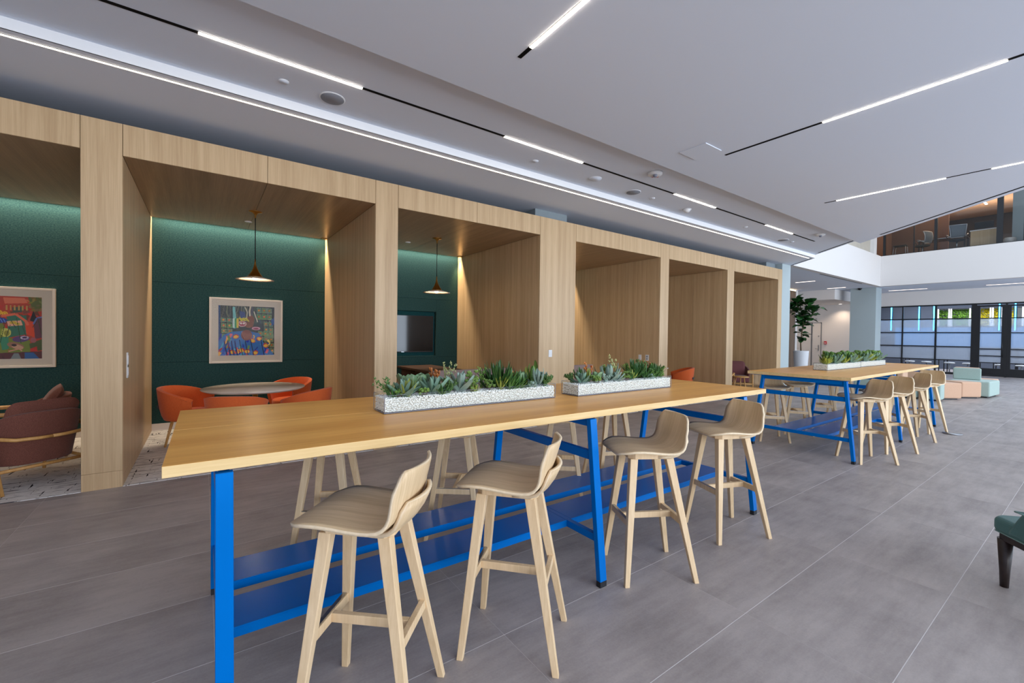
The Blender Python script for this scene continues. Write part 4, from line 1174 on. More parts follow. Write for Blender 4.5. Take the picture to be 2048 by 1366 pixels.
def cluster(x, y, kind, n, s, h, label, seed=0, name='sedum', z=0.0):
    """mound of tiny rosettes on short stems"""
    s *= 1.3; h *= 1.5; n = int(n * 2.2)
    t = thing(name, label, 'plant', (x, y, ZP + z), 0, GR)
    r = random.Random(seed); it = []; st = MB()
    me = LF[kind]
    for k in range(n):
        a, q = r.uniform(0, 2 * PI), math.sqrt(r.random()) * .032 * s
        c = Vector((q * math.cos(a), q * math.sin(a), h * r.uniform(.35, 1)))
        st.tube([(c.x * .3, c.y * .3, -.01), tuple(c)], .0016, 5)
        for j in range(9):
            it.append((me, Matrix.Translation(c) @ MT(j * 2.399, .2 + .14 * j, .42 * s * r.uniform(.8, 1.1)), 0))
    f = join_leaves(it, 'leaflets', me.materials[0], t); f['kind'] = 'stuff'
    st.build('stems', M['bark'], t)
    return t
def sprig(x, y, mat, n, h, lean, label, seed=0, name='sprig', ls=.5, z=0.0):
    h *= 1.3; n = int(n * 1.8) + 1; ls *= .8
    t = thing(name, label, 'plant', (x, y, ZP + z), 0, GR)
    r = random.Random(seed); it = []; st = MB()
    me = LF['small_g']
    for k in range(n):
        a = r.uniform(0, 2 * PI); L = h * r.uniform(.7, 1.05)
        pts = [(0, 0, -.01)]
        for q in range(1, 7):
            f = q / 6; pts.append((lean[0] * f * f + math.cos(a) * .045 * f * f, lean[1] * f * f + math.sin(a) * .03 * f * f, L * f))
        st.tube(pts, [.0018 - .0002 * q for q in range(7)], 5)
        for q in range(1, 7):
            for w in range(5):
                it.append((me, Matrix.Translation(Vector(pts[q]) + Vector((r.uniform(-.004, .004), r.uniform(-.004, .004), r.uniform(-.006, .006)))) @ MT(r.uniform(0, 6.28), r.uniform(.1, 1.1), ls * r.uniform(.6, 1.1)), 0))
    f = join_leaves(it, 'leaflets', LM[mat], t); f['kind'] = 'stuff'
    st.build('stems', LM['mid'], t)
    return t
def beaded(x, y, h, label, seed=0, z=0.0):
    t = thing('column_succulent', label, 'plant', (x, y, ZP + z), 0, GR); it = []
    for k in range(60):
        f = k / 59
        it.append((LF['small_g'], MT(k * 2.399, .5 + .5 * f, .40 * (1 - .4 * f), (0, 0, h * f)), 0))
    f = join_leaves(it, 'leaflets', LM['mid'], t); f['kind'] = 'stuff'
    MB().tube([(0, 0, -.01), (0, 0, h)], .003, 6).build('stem', LM['mid'], t)
    return t
W1 = ' in the left near planter'
sprig(.905, 2.53, 'mid', 4, .085, (-.05, 0), 'dark trailing sprig at the left end' + W1, 1, ls=.5)
rosette(.985, 2.50, 'agave', 13, .92, 'yellow-hearted dark rosette, first large one from the left' + W1, .15, 1.2, 2)
cluster(.955, 2.49, 'small_g', 5, .8, .03, 'tiny lime leaflets at the left front' + W1, 3)
tuft(1.0, 2.49, 'yblade', 14, .95, 'yellow-streaked blades on the first rosette' + W1, .9, 4)
rosette(1.055, 2.59, 'paddle', 9, 1.20, 'broad-leaved grey-green succulent, left of two' + W1, .7, 1.5, 5, z=.01)
rosette(1.135, 2.60, 'paddle', 8, 1.15, 'broad-leaved grey-green succulent, right of two' + W1, .8, 1.5, 6, z=.014)
rosette(1.185, 2.52, 'agave', 13, 1.0, 'dark pointed rosette in front of the rust flower' + W1, .2, 1.3, 7)
sprig(1.225, 2.61, 'rust', 2, .105, (.0, 0), 'rust-orange flower sprig, the left one' + W1, 8, ls=.95, name='flower_sprig')
sprig(1.33, 2.62, 'cream', 5, .145, (.03, 0), 'cream-budded branching sprig' + W1, 9, ls=.42)
rosette(1.39, 2.54, 'agave_g', 11, 1.25, 'large blue-grey agave with thick pointed leaves' + W1, .25, 1.35, 10, name='agave')
cluster(1.455, 2.50, 'small_g', 9, 1.0, .05, 'yellow-green sedum mound right of the agave' + W1, 11)
cluster(1.50, 2.56, 'small_g', 9, 1.1, .085, 'taller yellow sedum behind the mound' + W1, 12)
tuft(1.475, 2.49, 'yblade', 26, .45, 'yellow needle tuft at the front glass' + W1, 1.3, 13)
sprig(1.60, 2.60, 'lime', 3, .115, (.0, 0), 'lime sprig left of the tall dark tuft' + W1, 14, ls=.6)
tuft(1.72, 2.56, 'blade', 58, 1.25, 'tall dense tuft of dark green blades' + W1, 1.25, 15)
tuft(1.77, 2.50, 'blade', 26, .9, 'lower drooping blades right of the tall tuft' + W1, 1.5, 16)
tuft(1.70, 2.50, 'yblade', 8, 1.0, 'few yellow blades inside the tall tuft' + W1, 1.0, 17)
tuft(1.865, 2.55, 'blade', 24, .75, 'short dark tuft near the middle right' + W1, 1.2, 18)
sprig(1.90, 2.62, 'rust', 2, .10, (-.02, 0), 'rust-orange flower sprig, the right one' + W1, 19, ls=.8, name='flower_sprig')
rosette(1.95, 2.60, 'paddle', 6, .95, 'upright pale paddle-leaved succulent' + W1, .9, 1.45, 20, z=.01)
rosette(1.965, 2.49, 'small', 16, 1.0, 'small pale grey-green rosette at the front' + W1, .15, 1.4, 21)
beaded(2.015, 2.55, .135, 'upright beaded green stem' + W1, 22)
rosette(2.055, 2.60, 'lime_long', 5, 1.0, 'arching lime-green leaves near the right end' + W1, .7, 1.2, 23, z=.01)
rosette(2.045, 2.52, 'grey_long', 9, .82, 'silvery arching leaves near the right end' + W1, .2, 1.2, 24)
sprig(2.11, 2.53, 'mid', 5, .05, (.02, 0), 'low small-leaved cushion at the right end' + W1, 25, ls=.6)
W2 = ' in the right near planter'
rosette(2.46, 2.48, 'agave', 12, .78, 'dark rosette at the left end' + W2, .2, 1.25, 31)
tuft(2.50, 2.50, 'blade', 14, .75, 'dark blades spilling over the left end' + W2, 1.3, 32)
tuft(2.57, 2.51, 'yblade', 12, .9, 'bright yellow-green upright leaves' + W2, .5, 33, z=.02)
cluster(2.60, 2.45, 'small_g', 12, 1.0, .035, 'pale lime cushion at the front glass, left one' + W2, 34)
rosette(2.68, 2.52, 'paddle', 8, .95, 'grey-pink paddle succulent' + W2, .6, 1.3, 35)
sprig(2.66, 2.58, 'rust', 2, .11, (-.01, 0), 'rust-tipped sprig' + W2, 36, ls=.8, name='flower_sprig')
rosette(2.80, 2.50, 'grey_long', 16, .95, 'spidery blue-grey agave' + W2, .1, 1.35, 37, name='agave')
rosette(2.86, 2.47, 'agave_g', 12, .80, 'grey-blue pointed rosette at the front' + W2, .1, 1.2, 38)
sprig(2.86, 2.56, 'lime', 4, .10, (.01, 0), 'round-leaved green sprig behind the agave' + W2, 39, ls=.8)
cluster(2.975, 2.46, 'small_g', 14, 1.0, .05, 'pale lime cushion at the front glass, right one' + W2, 40)
sprig(3.00, 2.57, 'cream', 3, .165, (-.06, 0), 'tall cream-budded branch leaning left' + W2, 41, ls=.5)
tuft(3.10, 2.50, 'yblade', 22, .85, 'yellow-edged blades in the middle' + W2, 1.2, 42)
tuft(3.20, 2.55, 'blade', 46, 1.15, 'tall dark green tuft right of the middle' + W2, 1.25, 43)
sprig(3.13, 2.56, 'lime', 3, .10, (.0, 0), 'yellow-green buds in front of the dark tuft' + W2, 44, ls=.6)
rosette(3.33, 2.47, 'small', 15, 1.0, 'small grey rosette near the right end' + W2, .1, 1.4, 45)
rosette(3.36, 2.57, 'paddle', 6, 1.0, 'large pale round leaves behind the small rosette' + W2, .7, 1.3, 46)
tuft(3.42, 2.50, 'blade', 40, .9, 'fine fern-like tuft near the right end' + W2, 1.2, 47)
rosette(3.45, 2.56, 'lime_long', 7, .8, 'bright green arching leaves near the right end' + W2, .8, 1.4, 48)
sprig(3.41, 2.58, 'rust', 2, .13, (0, 0), 'orange-tipped flower sprig near the right end' + W2, 49, ls=.6, name='flower_sprig')
cluster(3.52, 2.50, 'small_g', 8, .8, .04, 'lime leaflets at the far right corner' + W2, 50)

tuft(.925, 2.50, 'blade', 12, .55, 'small dark blades at the left corner' + W1, 1.3, 61)
cluster(1.10, 2.48, 'small_g', 6, .8, .03, 'lime leaflets below the paddle leaves' + W1, 62)
tuft(1.235, 2.48, 'blade', 16, .62, 'low dark blades against the front glass' + W1, 1.4, 63)
sprig(1.29, 2.50, 'mid', 5, .07, (.01, 0), 'green filler sprig left of the agave' + W1, 64, ls=.6)
cluster(1.60, 2.50, 'small_g', 8, .9, .05, 'olive sedum left of the tall tuft' + W1, 65)
tuft(1.645, 2.58, 'blade', 22, .9, 'dark blades leaning left of the tall tuft' + W1, 1.3, 66)
tuft(1.86, 2.50, 'blade', 20, .8, 'low blades drooping at the front, right half' + W1, 1.5, 67)
cluster(1.91, 2.54, 'small_g', 7, .8, .04, 'pale leaflets between tuft and rosette' + W1, 68)
sprig(2.08, 2.48, 'mid', 5, .06, (.02, 0), 'dark leafy sprig at the front right' + W1, 69, ls=.7)
sprig(2.13, 2.59, 'grey', 6, .07, (.01, 0), 'blue-green leafy cushion at the right end' + W1, 70, ls=.7)
tuft(2.02, 2.62, 'yblade', 12, 1.2, 'thin reddish-green blades behind the beaded stem' + W1, .7, 71)
sprig(2.42, 2.54, 'mid', 4, .06, (-.03, 0), 'leafy sprig at the left end' + W2, 72, ls=.7)
tuft(2.55, 2.58, 'blade', 16, .8, 'dark blades behind the yellow leaves' + W2, 1.2, 73)
sprig(2.73, 2.47, 'grey', 6, .05, (0, 0), 'grey leafy filler at the front' + W2, 74, ls=.8)
cluster(2.93, 2.53, 'small_g', 8, .9, .05, 'yellow-green sedum behind the right cushion' + W2, 75)
tuft(3.05, 2.47, 'blade', 18, .6, 'low dark blades left of the yellow-edged ones' + W2, 1.4, 76)
tuft(3.28, 2.50, 'blade', 26, .95, 'dark blades drooping right of the tall tuft' + W2, 1.5, 77)
sprig(3.38, 2.47, 'mid', 6, .06, (0, 0), 'mid-green filler at the front right' + W2, 78, ls=.7)
sprig(3.48, 2.47, 'lime', 6, .08, (.02, 0), 'lime leafy sprig near the right corner' + W2, 79, ls=.7)
sprig(3.34, 2.60, 'mid', 7, .12, (.02, 0), 'tall leafy sprig behind the round leaves' + W2, 80, ls=.8)
# farther table: plants a few pixels each
def far_plant(x, y, i):
    r = random.Random(100 + i)
    k = i % 6; W3 = ' in the %s planter of the farther table' % ('near' if x < 9 else 'far')
    pos = ['first', 'second', 'third', 'fourth', 'fifth', 'sixth', 'seventh', 'eighth', 'ninth', 'tenth', 'eleventh', 'twelfth'][i % 12]
    if k == 0: tuft(x, y, 'yblade', 34, 1.2, 'yellow-green spiky plant, %s from the left' % pos + W3, 1.2, i)
    elif k == 1: tuft(x, y, 'blade', 40, 1.15, 'dark green tuft, %s from the left' % pos + W3, 1.2, i)
    elif k == 2: cluster(x, y, 'small_g', 16, 1.7, .12, 'lime sedum mound, %s from the left' % pos + W3, i)
    elif k == 3: rosette(x, y, 'agave', 12, 1.3, 'dark pointed rosette, %s from the left' % pos + W3, .3, 1.3, i)
    elif k == 4: cluster(x, y, 'small_g', 14, 1.7, .11, 'pale green bushy sedum, %s from the left' % pos + W3, i)
    else: rosette(x, y, 'lime_long', 9, 1.05, 'green arching leaves, %s from the left' % pos + W3, .5, 1.3, i)
for i in range(12): far_plant(7.63 + i * .117, 2.555 + .03 * ((i % 3) - 1), i)
for i in range(12): far_plant(9.08 + i * .117, 2.585 + .03 * ((i % 3) - 1), 12 + i)

# ================================================================== PENDANTS
def pendant(x, y, label):
    t = thing('pendant_lamp', label, 'lamp', (x, y, 0), 0, 'brass pendant lamps in the alcoves')
    MB().lathe([(0, ZS), (.085, ZS), (.085, ZS - .006), (.03, ZS - .02), (.012, ZS - .05), (.008, ZS - .09), (0, ZS - .09)][::-1], 28).build('ceiling_rose', M['brass'], t)
    MB().tube([(0, 0, 2.55), (0, 0, ZS - .08)], .006, 8).build('cord', M['cord'], t)
    prof = [(.009, 2.55), (.010, 2.50), (.016, 2.46), (.028, 2.42), (.048, 2.375), (.075, 2.335), (.095, 2.305), (.10, 2.30)]
    sh = MB().lathe(prof, 36).build('shade_horn', M['brass'], t)
    MB().lathe([(.10, 2.30), (.14, 2.288), (.19, 2.275), (.235, 2.262), (.238, 2.259), (.19, 2.268), (.14, 2.28), (.09, 2.293)], 48).build('shade_disc', M['shade_in'], t)
    MB().lathe([(.0, 2.258), (.022, 2.262), (.032, 2.28), (.028, 2.31), (0, 2.325)], 18).build('bulb', M['bulb'], sh)
    l = bpy.data.lights.new('pendant_glow', 'POINT'); l.energy = 4; l.color = (1, .78, .5); l.shadow_soft_size = .04
    lo = bpy.data.objects.new('pendant_glow', l); COL.objects.link(lo); lo.parent = t; lo.location = (0, 0, 2.20)
    return t
pendant(.585, 7.06, 'brass trumpet pendant over the round marble table in the second alcove')
pendant(3.34, 6.98, 'brass trumpet pendant in front of the screen in the third alcove')
pendant(6.33, 7.0, 'brass pendant in the fourth alcove, only its rim showing past the pier')
pendant(-2.2, 7.0, 'brass pendant in the first alcove at the left edge')
# small detectors and sprinklers on the alcove soffits
disc('sprinkler_cover', 'small pale round cover behind the pendant of the second alcove', 'sprinkler', .55, 7.75, .05, ZS - .0005, 'plastic', 'plastic', 'alcove sprinkler covers')
disc('sprinkler_cover', 'small pale round cover beside the pendant of the third alcove', 'sprinkler', 3.05, 7.6, .05, ZS - .0005, 'plastic', 'plastic', 'alcove sprinkler covers')
disc('sprinkler_cover', 'small pale round cover on the soffit of the fourth alcove', 'sprinkler', 6.05, 6.5, .05, ZS - .0005, 'plastic', 'plastic', 'alcove sprinkler covers')

# ================================================================== PICTURES
def poly_fill(img, pts, col):
    h, w, _ = img.shape
    pts = [(x * w, y * h) for x, y in pts]
    xs = [p[0] for p in pts]; ys = [p[1] for p in pts]
    x0, x1, y0, y1 = max(0, int(min(xs))), min(w, int(max(xs)) + 2), max(0, int(min(ys))), min(h, int(max(ys)) + 2)
    if x1 <= x0 or y1 <= y0: return
    X, Y = np.meshgrid(np.arange(x0, x1) + .5, np.arange(y0, y1) + .5)
    ins = np.zeros(X.shape, bool)
    n = len(pts)
    for i in range(n):
        (ax_, ay), (bx, by) = pts[i], pts[(i + 1) % n]
        if ay == by: continue
        c = ((ay > Y) != (by > Y)) & (X < (bx - ax_) * (Y - ay) / (by - ay) + ax_)
        ins ^= c
    img[y0:y1, x0:x1][ins] = col
def ell(img, cx, cy, rx, ry, col, a=0):
    poly_fill(img, [(cx + rx * math.cos(t) * math.cos(a) - ry * math.sin(t) * math.sin(a), cy + rx * math.cos(t) * math.sin(a) + ry * math.sin(t) * math.cos(a)) for t in [2 * PI * k / 20 for k in range(20)]], col)
def stroke(img, pts, w, col):
    for (a, b), (c, d) in zip(pts[:-1], pts[1:]):
        dx_, dy = c - a, d - b; L = math.hypot(dx_, dy) or 1; nx, ny = -dy / L * w / 2, dx_ / L * w / 2
        poly_fill(img, [(a + nx, b + ny), (c + nx, d + ny), (c - nx, d - ny), (a - nx, b - ny)], col)
def canvas(w, h, col): return np.ones((h, w, 3)) * np.array(col)
def jit(r, c, k=20): return [max(0, min(255, v + r.uniform(-k, k))) for v in c]
def paint_blue(w, h):
    r = random.Random(4); im = canvas(w, h, (40, 52, 58))
    for k in range(16):                                     # dark grey curling background
        x = .1 + .05 * k; stroke(im, [(x, 0), (x + r.uniform(-.05, .05), .15), (x + r.uniform(-.1, .1), .35)], .018, jit(r, (86, 96, 96)))
    def patch(x0, y0, x1, y1, n, m, sk):
        dx_, dy = (x1 - x0) / n, (y1 - y0) / m
        for i in range(n):
            for j in range(m):
                x, y = x0 + dx_ * i + sk * j, y0 + dy * j + sk * i * .5
                poly_fill(im, [(x, y), (x + dx_ * .86, y + .01), (x + dx_ * .86 + .005, y + dy * .85), (x + .004, y + dy * .86)], jit(r, (118, 150, 104), 14))
                poly_fill(im, [(x + .012, y + .014), (x + dx_ * .7, y + .02), (x + dx_ * .7, y + dy * .68), (x + .014, y + dy * .7)], jit(r, (84, 112, 84), 10))
                ell(im, x + dx_ * .43, y + dy * .43, .018, .02, jit(r, (214, 128, 56)))
    patch(.67, .02, .96, .28, 3, 2, .0); patch(.04, .24, .24, .68, 2, 4, .005); patch(.80, .30, .98, .66, 2, 3, .008); patch(.70, .50, .98, .96, 3, 4, .012)
    poly_fill(im, [(0, 0), (.03, 0), (.04, 1), (0, 1)], (26, 66, 120)); poly_fill(im, [(.94, .25), (1, .22), (1, .35), (.95, .4)], (36, 84, 150))
    poly_fill(im, [(.24, .02), (.28, .02), (.33, .44), (.26, .46)], (110, 190, 196)); poly_fill(im, [(.36, .10), (.46, .12), (.47, .3), (.38, .28)], (34, 66, 130))
    # cloth
    poly_fill(im, [(.0, .72), (.10, .58), (.25, .52), (.5, .50), (.72, .55), (.80, .75), (1, 1), (0, 1)], (44, 112, 190))
    for k in range(46):
        x, y = r.uniform(.02, .9), r.uniform(.56, .98)
        c = r.choice([(24, 54, 168), (70, 168, 214), (40, 96, 200), (108, 148, 60), (232, 178, 56), (196, 60, 84), (92, 186, 200), (22, 40, 90), (220, 96, 120), (236, 200, 90)])
        L = r.uniform(.06, .16); a = r.uniform(.7, 2.2)
        stroke(im, [(x, y), (x + L * .5 * math.cos(a), y + L * .5 * math.sin(a)), (x + L * .6 * math.cos(a + .5), y + L * math.sin(a + .2))], r.uniform(.018, .05), jit(r, c, 14))
    for x, y in ((.30, .62), (.72, .66), (.60, .70), (.24, .93), (.50, .92), (.65, .95), (.84, .80), (.40, .90)):
        ell(im, x, y, .055, .045, (190, 52, 76), r.uniform(-1, 1)); ell(im, x, y + .004, .042, .032, (240, 190, 70), r.uniform(-1, 1))
    for x in (.10, .16, .22, .28): stroke(im, [(x, .70), (x + .02, .85), (x + .05, 1.0)], .02, (20, 36, 110))
    for x in (.36, .46, .56, .75): stroke(im, [(x, .68), (x + .03, .85), (x + .06, 1.0)], .014, (20, 24, 44))
    # vase, head, fruit
    poly_fill(im, [(.50, .22), (.58, .18), (.63, .24), (.62, .34), (.60, .42), (.47, .42), (.49, .32)], (128, 74, 56)); ell(im, .53, .40, .065, .04, (134, 80, 60))
    ell(im, .41, .36, .078, .06, (224, 176, 176)); ell(im, .41, .36, .06, .045, (168, 70, 92)); ell(im, .39, .35, .02, .02, (230, 220, 210)); ell(im, .44, .35, .02, .02, (230, 220, 210))
    ell(im, .66, .45, .08, .035, (214, 150, 176)); ell(im, .66, .455, .05, .018, (150, 60, 96))
    ell(im, .49, .59, .10, .11, (126, 62, 56))
    for k in range(6): stroke(im, [(.40 + .03 * k, .52 + .01 * k), (.43 + .03 * k, .60), (.46 + .03 * k, .67)], .006, (198, 140, 130))
    for k in range(9): ell(im, .37 + .018 * k, .25 + .02 * (k % 3), .012, .03, (214, 204, 60), .3 * k)
    for x, c in ((.26, (190, 224, 214)), (.30, (66, 160, 110)), (.33, (220, 190, 60))): poly_fill(im, [(x - .02, .26), (x + .02, .24), (x + .02, .44), (x - .02, .44)], c)
    stroke(im, [(.46, .02), (.50, .12), (.49, .24)], .02, (196, 190, 170)); stroke(im, [(.56, .0), (.54, .1), (.55, .2)], .03, (206, 196, 176)); stroke(im, [(.62, .10), (.65, .2), (.69, .32)], .02, (200, 192, 176))
    return im
def paint_red(w, h):
    r = random.Random(9); im = canvas(w, h, (186, 62, 44))
    for k in range(70):
        x, y = r.uniform(0, 1), r.uniform(0, .5)
        poly_fill(im, [(x, y), (x + r.uniform(.04, .16), y + r.uniform(-.04, .04)), (x + r.uniform(.04, .14), y + r.uniform(.03, .1)), (x + .01, y + r.uniform(.03, .1))], jit(r, r.choice([(214, 48, 30), (176, 60, 46), (222, 110, 70), (120, 60, 44), (196, 40, 30), (150, 70, 50), (72, 96, 74)]), 12))
    poly_fill(im, [(.84, 0), (1, 0), (1, .22), (.90, .24)], (92, 104, 50))
    for k in range(14): ell(im, r.uniform(.86, 1), r.uniform(.0, .22), .03, .015, jit(r, (130, 112, 56)), r.uniform(0, 3))
    # lower fields
    poly_fill(im, [(0, .42), (.55, .42), (.60, .55), (.62, .95), (0, .98)], (120, 132, 50))
    poly_fill(im, [(.60, .30), (.82, .30), (.84, .60), (.62, .66)], (52, 116, 96)); poly_fill(im, [(.80, .40), (.90, .40), (.92, .66), (.82, .60)], (222, 74, 34))
    poly_fill(im, [(.90, .36), (1, .32), (1, .66), (.92, .68)], (104, 60, 76)); poly_fill(im, [(.62, .66), (.86, .70), (.88, .92), (.62, .93)], (116, 134, 46))
    poly_fill(im, [(.85, .76), (1, .68), (1, .86), (.88, .90)], (74, 88, 44)); poly_fill(im, [(.86, .84), (.94, .80), (.95, .90), (.87, .92)], (190, 44, 34))
    poly_fill(im, [(0, .93), (.62, .90), (1, .88), (1, 1), (0, 1)], (92, 44, 50)); poly_fill(im, [(.80, .90), (.90, .90), (.97, 1), (.80, 1)], (44, 96, 160)); poly_fill(im, [(.68, .91), (.73, .91), (.76, 1), (.64, 1)], (128, 138, 142))
    poly_fill(im, [(.52, .66), (.62, .64), (.62, .84), (.55, .86)], (58, 140, 108))
    for bx, by in ((.30, .30), (.30, .40), (.12, .32), (.48, .39), (.10, .42)):      # blue bunches
        ell(im, bx, by, .13, .05, (38, 62, 150), -.05)
        for k in range(7): stroke(im, [(bx - .10 + .03 * k, by - .03), (bx - .09 + .033 * k, by + .03)], .012, (98, 138, 220))
    for k in range(9):
        x, y = .10 + .06 * k, .17 + .02 * (k % 3) + (.07 if k > 5 else 0); ell(im, x, y, .034, .036, (240, 186, 40)); ell(im, x, y, .02, .02, (206, 140, 30)); ell(im, x, y, .012, .012, (240, 196, 60))
    for k in range(6): stroke(im, [(.60 + .045 * k, .14), (.60 + .045 * k, .22)], .02, (196, 150, 80))
    poly_fill(im, [(.56, .02), (.80, .02), (.84, .10), (.58, .12)], (226, 120, 88)); stroke(im, [(.54, .32), (.70, .28), (.82, .40), (.84, .46)], .035, (234, 110, 78))
    poly_fill(im, [(.60, .40), (.76, .38), (.78, .46), (.62, .48)], (240, 176, 150)); ell(im, .67, .42, .04, .025, (210, 180, 60)); ell(im, .72, .44, .03, .02, (210, 180, 60))
    poly_fill(im, [(.86, .38), (.90, .22), (.94, .34), (.90, .40)], (24, 24, 28)); stroke(im, [(.90, .44), (.94, .34), (1, .32)], .02, (96, 120, 190))
    ell(im, .34, .62, .12, .08, (96, 40, 36)); ell(im, .36, .62, .06, .05, (226, 120, 40)); ell(im, .36, .61, .02, .02, (40, 24, 20)); ell(im, .18, .58, .12, .09, (44, 92, 170))
    for k in range(6): stroke(im, [(.07, .52 + .025 * k), (.29, .54 + .022 * k)], .006, (150, 190, 230))
    ell(im, .59, .58, .06, .07, (206, 204, 100)); ell(im, .60, .59, .03, .045, (150, 150, 60)); ell(im, .50, .56, .05, .06, (140, 156, 60))
    ell(im, .76, .68, .10, .05, (94, 66, 124), -.15); ell(im, .80, .66, .05, .028, (206, 190, 220)); ell(im, .80, .66, .03, .016, (60, 36, 90)); ell(im, .90, .70, .035, .045, (166, 96, 106))
    for x, y in ((.70, .79), (.24, .82)): ell(im, x, y, .10, .05, (156, 110, 90), .35); ell(im, x + .02, y + .02, .07, .035, (204, 160, 130), .35); ell(im, x - .02, y - .01, .03, .02, (60, 40, 44))
    for k in range(16): stroke(im, [(.05 + .06 * k, .30 + .5 * r.random()), (.10 + .06 * k, .32 + .5 * r.random())], .008, jit(r, (40, 60, 44)))
    for x, y in ((.42, .86), (.68, .86), (.12, .88)): stroke(im, [(x - .06, y + .02), (x, y), (x + .06, y - .02), (x + .09, y + .015)], .018, (210, 150, 130))
    for k in range(8): stroke(im, [(.03 + .075 * k, .95), (.04 + .075 * k, 1)], .012, (66, 30, 40))
    return im
def painting_mesh(im, W, Hh):
    h, w, _ = im.shape
    lin_ = np.where(im / 255 <= .04045, im / 255 / 12.92, ((im / 255 + .055) / 1.055) ** 2.4)
    X, Z = np.meshgrid(np.linspace(-W / 2, W / 2, w + 1), np.linspace(Hh / 2, -Hh / 2, h + 1))
    V = np.stack([X, np.zeros_like(X), Z], -1).reshape(-1)
    me = bpy.data.meshes.new('painting')
    me.vertices.add((w + 1) * (h + 1)); me.vertices.foreach_set('co', V)
    I, J = np.meshgrid(np.arange(h), np.arange(w), indexing='ij')
    a = (I * (w + 1) + J).ravel()
    loops = np.stack([a, a + (w + 1), a + (w + 1) + 1, a + 1], -1).ravel()
    me.loops.add(len(loops)); me.loops.foreach_set('vertex_index', loops.astype(np.int32))
    me.polygons.add(w * h); me.polygons.foreach_set('loop_start', (np.arange(w * h) * 4).astype(np.int32)); me.polygons.foreach_set('loop_total', np.full(w * h, 4, np.int32))
    me.update(calc_edges=True)
    at = me.color_attributes.new('paint', 'FLOAT_COLOR', 'CORNER')
    c = np.concatenate([lin_.reshape(-1, 3), np.ones((w * h, 1))], 1)
    at.data.foreach_set('color', np.repeat(c, 4, 0).ravel())
    me.materials.append(M['paint'])
    return me
def picture(x0, x1, z0, z1, ix0, ix1, iz0, iz1, im, label):
    cx, cz = (x0 + x1) / 2, (z0 + z1) / 2
    t = thing('framed_picture', label, 'picture', (cx, YB, cz))
    a, b = (x1 - x0) / 2, (z1 - z0) / 2; f = .03
    for nm, q in (('frame_side', (-a, -a + f, -b, b)), ('frame_side', (a - f, a, -b, b)), ('frame_rail', (-a + f, a - f, -b, -b + f)), ('frame_rail', (-a + f, a - f, b - f, b))):
        MB().box(q[0], q[1], -.04, 0, q[2], q[3]).build(nm, M['frame_paint'], t, bevel=.003)
    MB().box(-a + f, a - f, -.022, -.004, -b + f, b - f).build('mat_board', M['mat_board'], t)
    me = painting_mesh(im, ix1 - ix0, iz1 - iz0)
    o = bpy.data.objects.new('painting', me); COL.objects.link(o); o.parent = t; o.location = ((ix0 + ix1) / 2 - cx, -.024, (iz0 + iz1) / 2 - cz)
    MB().box(-a + f, a - f, -.030, -.028, -b + f, b - f).build('glazing', M['glass'], t)
    return t
picture(.067, 1.115, 1.010, 2.079, .190, .989, 1.135, 1.954, paint_blue(190, 190), 'framed painting with a patterned blue cloth in the second alcove')
picture(-2.70, -1.655, 1.010, 2.080, -2.585, -1.787, 1.130, 1.955, paint_red(190, 190), 'framed mostly red painting cut by the left photo edge')

# ================================================================== TV
tv = thing('television', 'black flat screen recessed in the teal felt wall of the third alcove', 'television', (3.33, YB + .075, 1.53))
MB().box(-.68, .68, -.035, .008, -.385, .385).build('housing', M['black'], tv, bevel=.004)
MB().box(-.67, .67, -.037, -.035, -.365, .375).build('screen', M['screen'], tv)
MB().box(-.03, .03, -.038, -.035, -.382, -.370).build('badge', M['steel'], tv)

# ================================================================== TUB CHAIRS, ROUND TABLES
def make_tub():
    """local +x = back"""
    t = thing('tub_chair', 'x', 'chair')
    P = []
    n = 28
    for i in range(n + 1):
        a = -2.25 + 4.5 * i / n                      # wraps the back and both sides
        e = abs(a) / 2.25
        top = .78 - .17 * e ** 2.2
        R = .30
        cx, cy = math.cos(a), math.sin(a)
        row = []
        for z, rr in ((.36, .235), (.42, .262), (.52, .285), (.64, .30), (top, .312)):
            z = min(z, top)
            row.append((cx * rr * 1.0, cy * rr, z))
        P.append(row)
    sh = MB().grid(P).build('shell_back', M['orange_fabric'], t, solid=.045, bevel=.012, seg=3)
    MB().lathe([(0, .36), (.22, .36), (.245, .38), (.245, .44), (.22, .465), (0, .47)], 32).build('seat', M['orange_fabric'], t)
    Q = []
    for i in range(9):
        a = -.55 + 1.1 * i / 8
        Q.append([(math.cos(a) * .319, math.sin(a) * .319, .50), (math.cos(a) * .325, math.sin(a) * .325, .545)])
    MB().grid(Q).build('back_clip', M['dark_band'], sh, solid=.012)
    MB().lathe([(0, .335), (.19, .335), (.20, .345), (.20, .36), (0, .36)], 24).build('base_ring', M['lounge_wood'], t)
    for k in range(4):
        a = PI / 4 + k * PI / 2
        c, s = math.cos(a), math.sin(a)
        MB().tube([(c * .25, s * .25, 0), (c * .17, s * .17, .34)], [.012, .019], 10).build('leg', M['lounge_wood'], t)
    return t
M['dark_band'] = plain('dark_grey_band', (70, 72, 78), .6)
tub0 = register(make_tub())
tubs = [(-.17, 7.25, 150, 'orange tub chair left of the round marble table in the second alcove'), (.33, 6.16, 248, 'orange tub chair with its back to us, in front of the round marble table'),
        (1.12, 6.36, 318, 'orange tub chair at the right front of the round marble table'), (1.12, 7.72, 40, 'orange tub chair mostly hidden behind the round marble table'),
        (9.68, 6.30, -50, 'rust tub chair with grey back band beside the oak pier of the fifth alcove'), (8.62, 7.4, 160, 'rust tub chair at the back of the fifth alcove')]
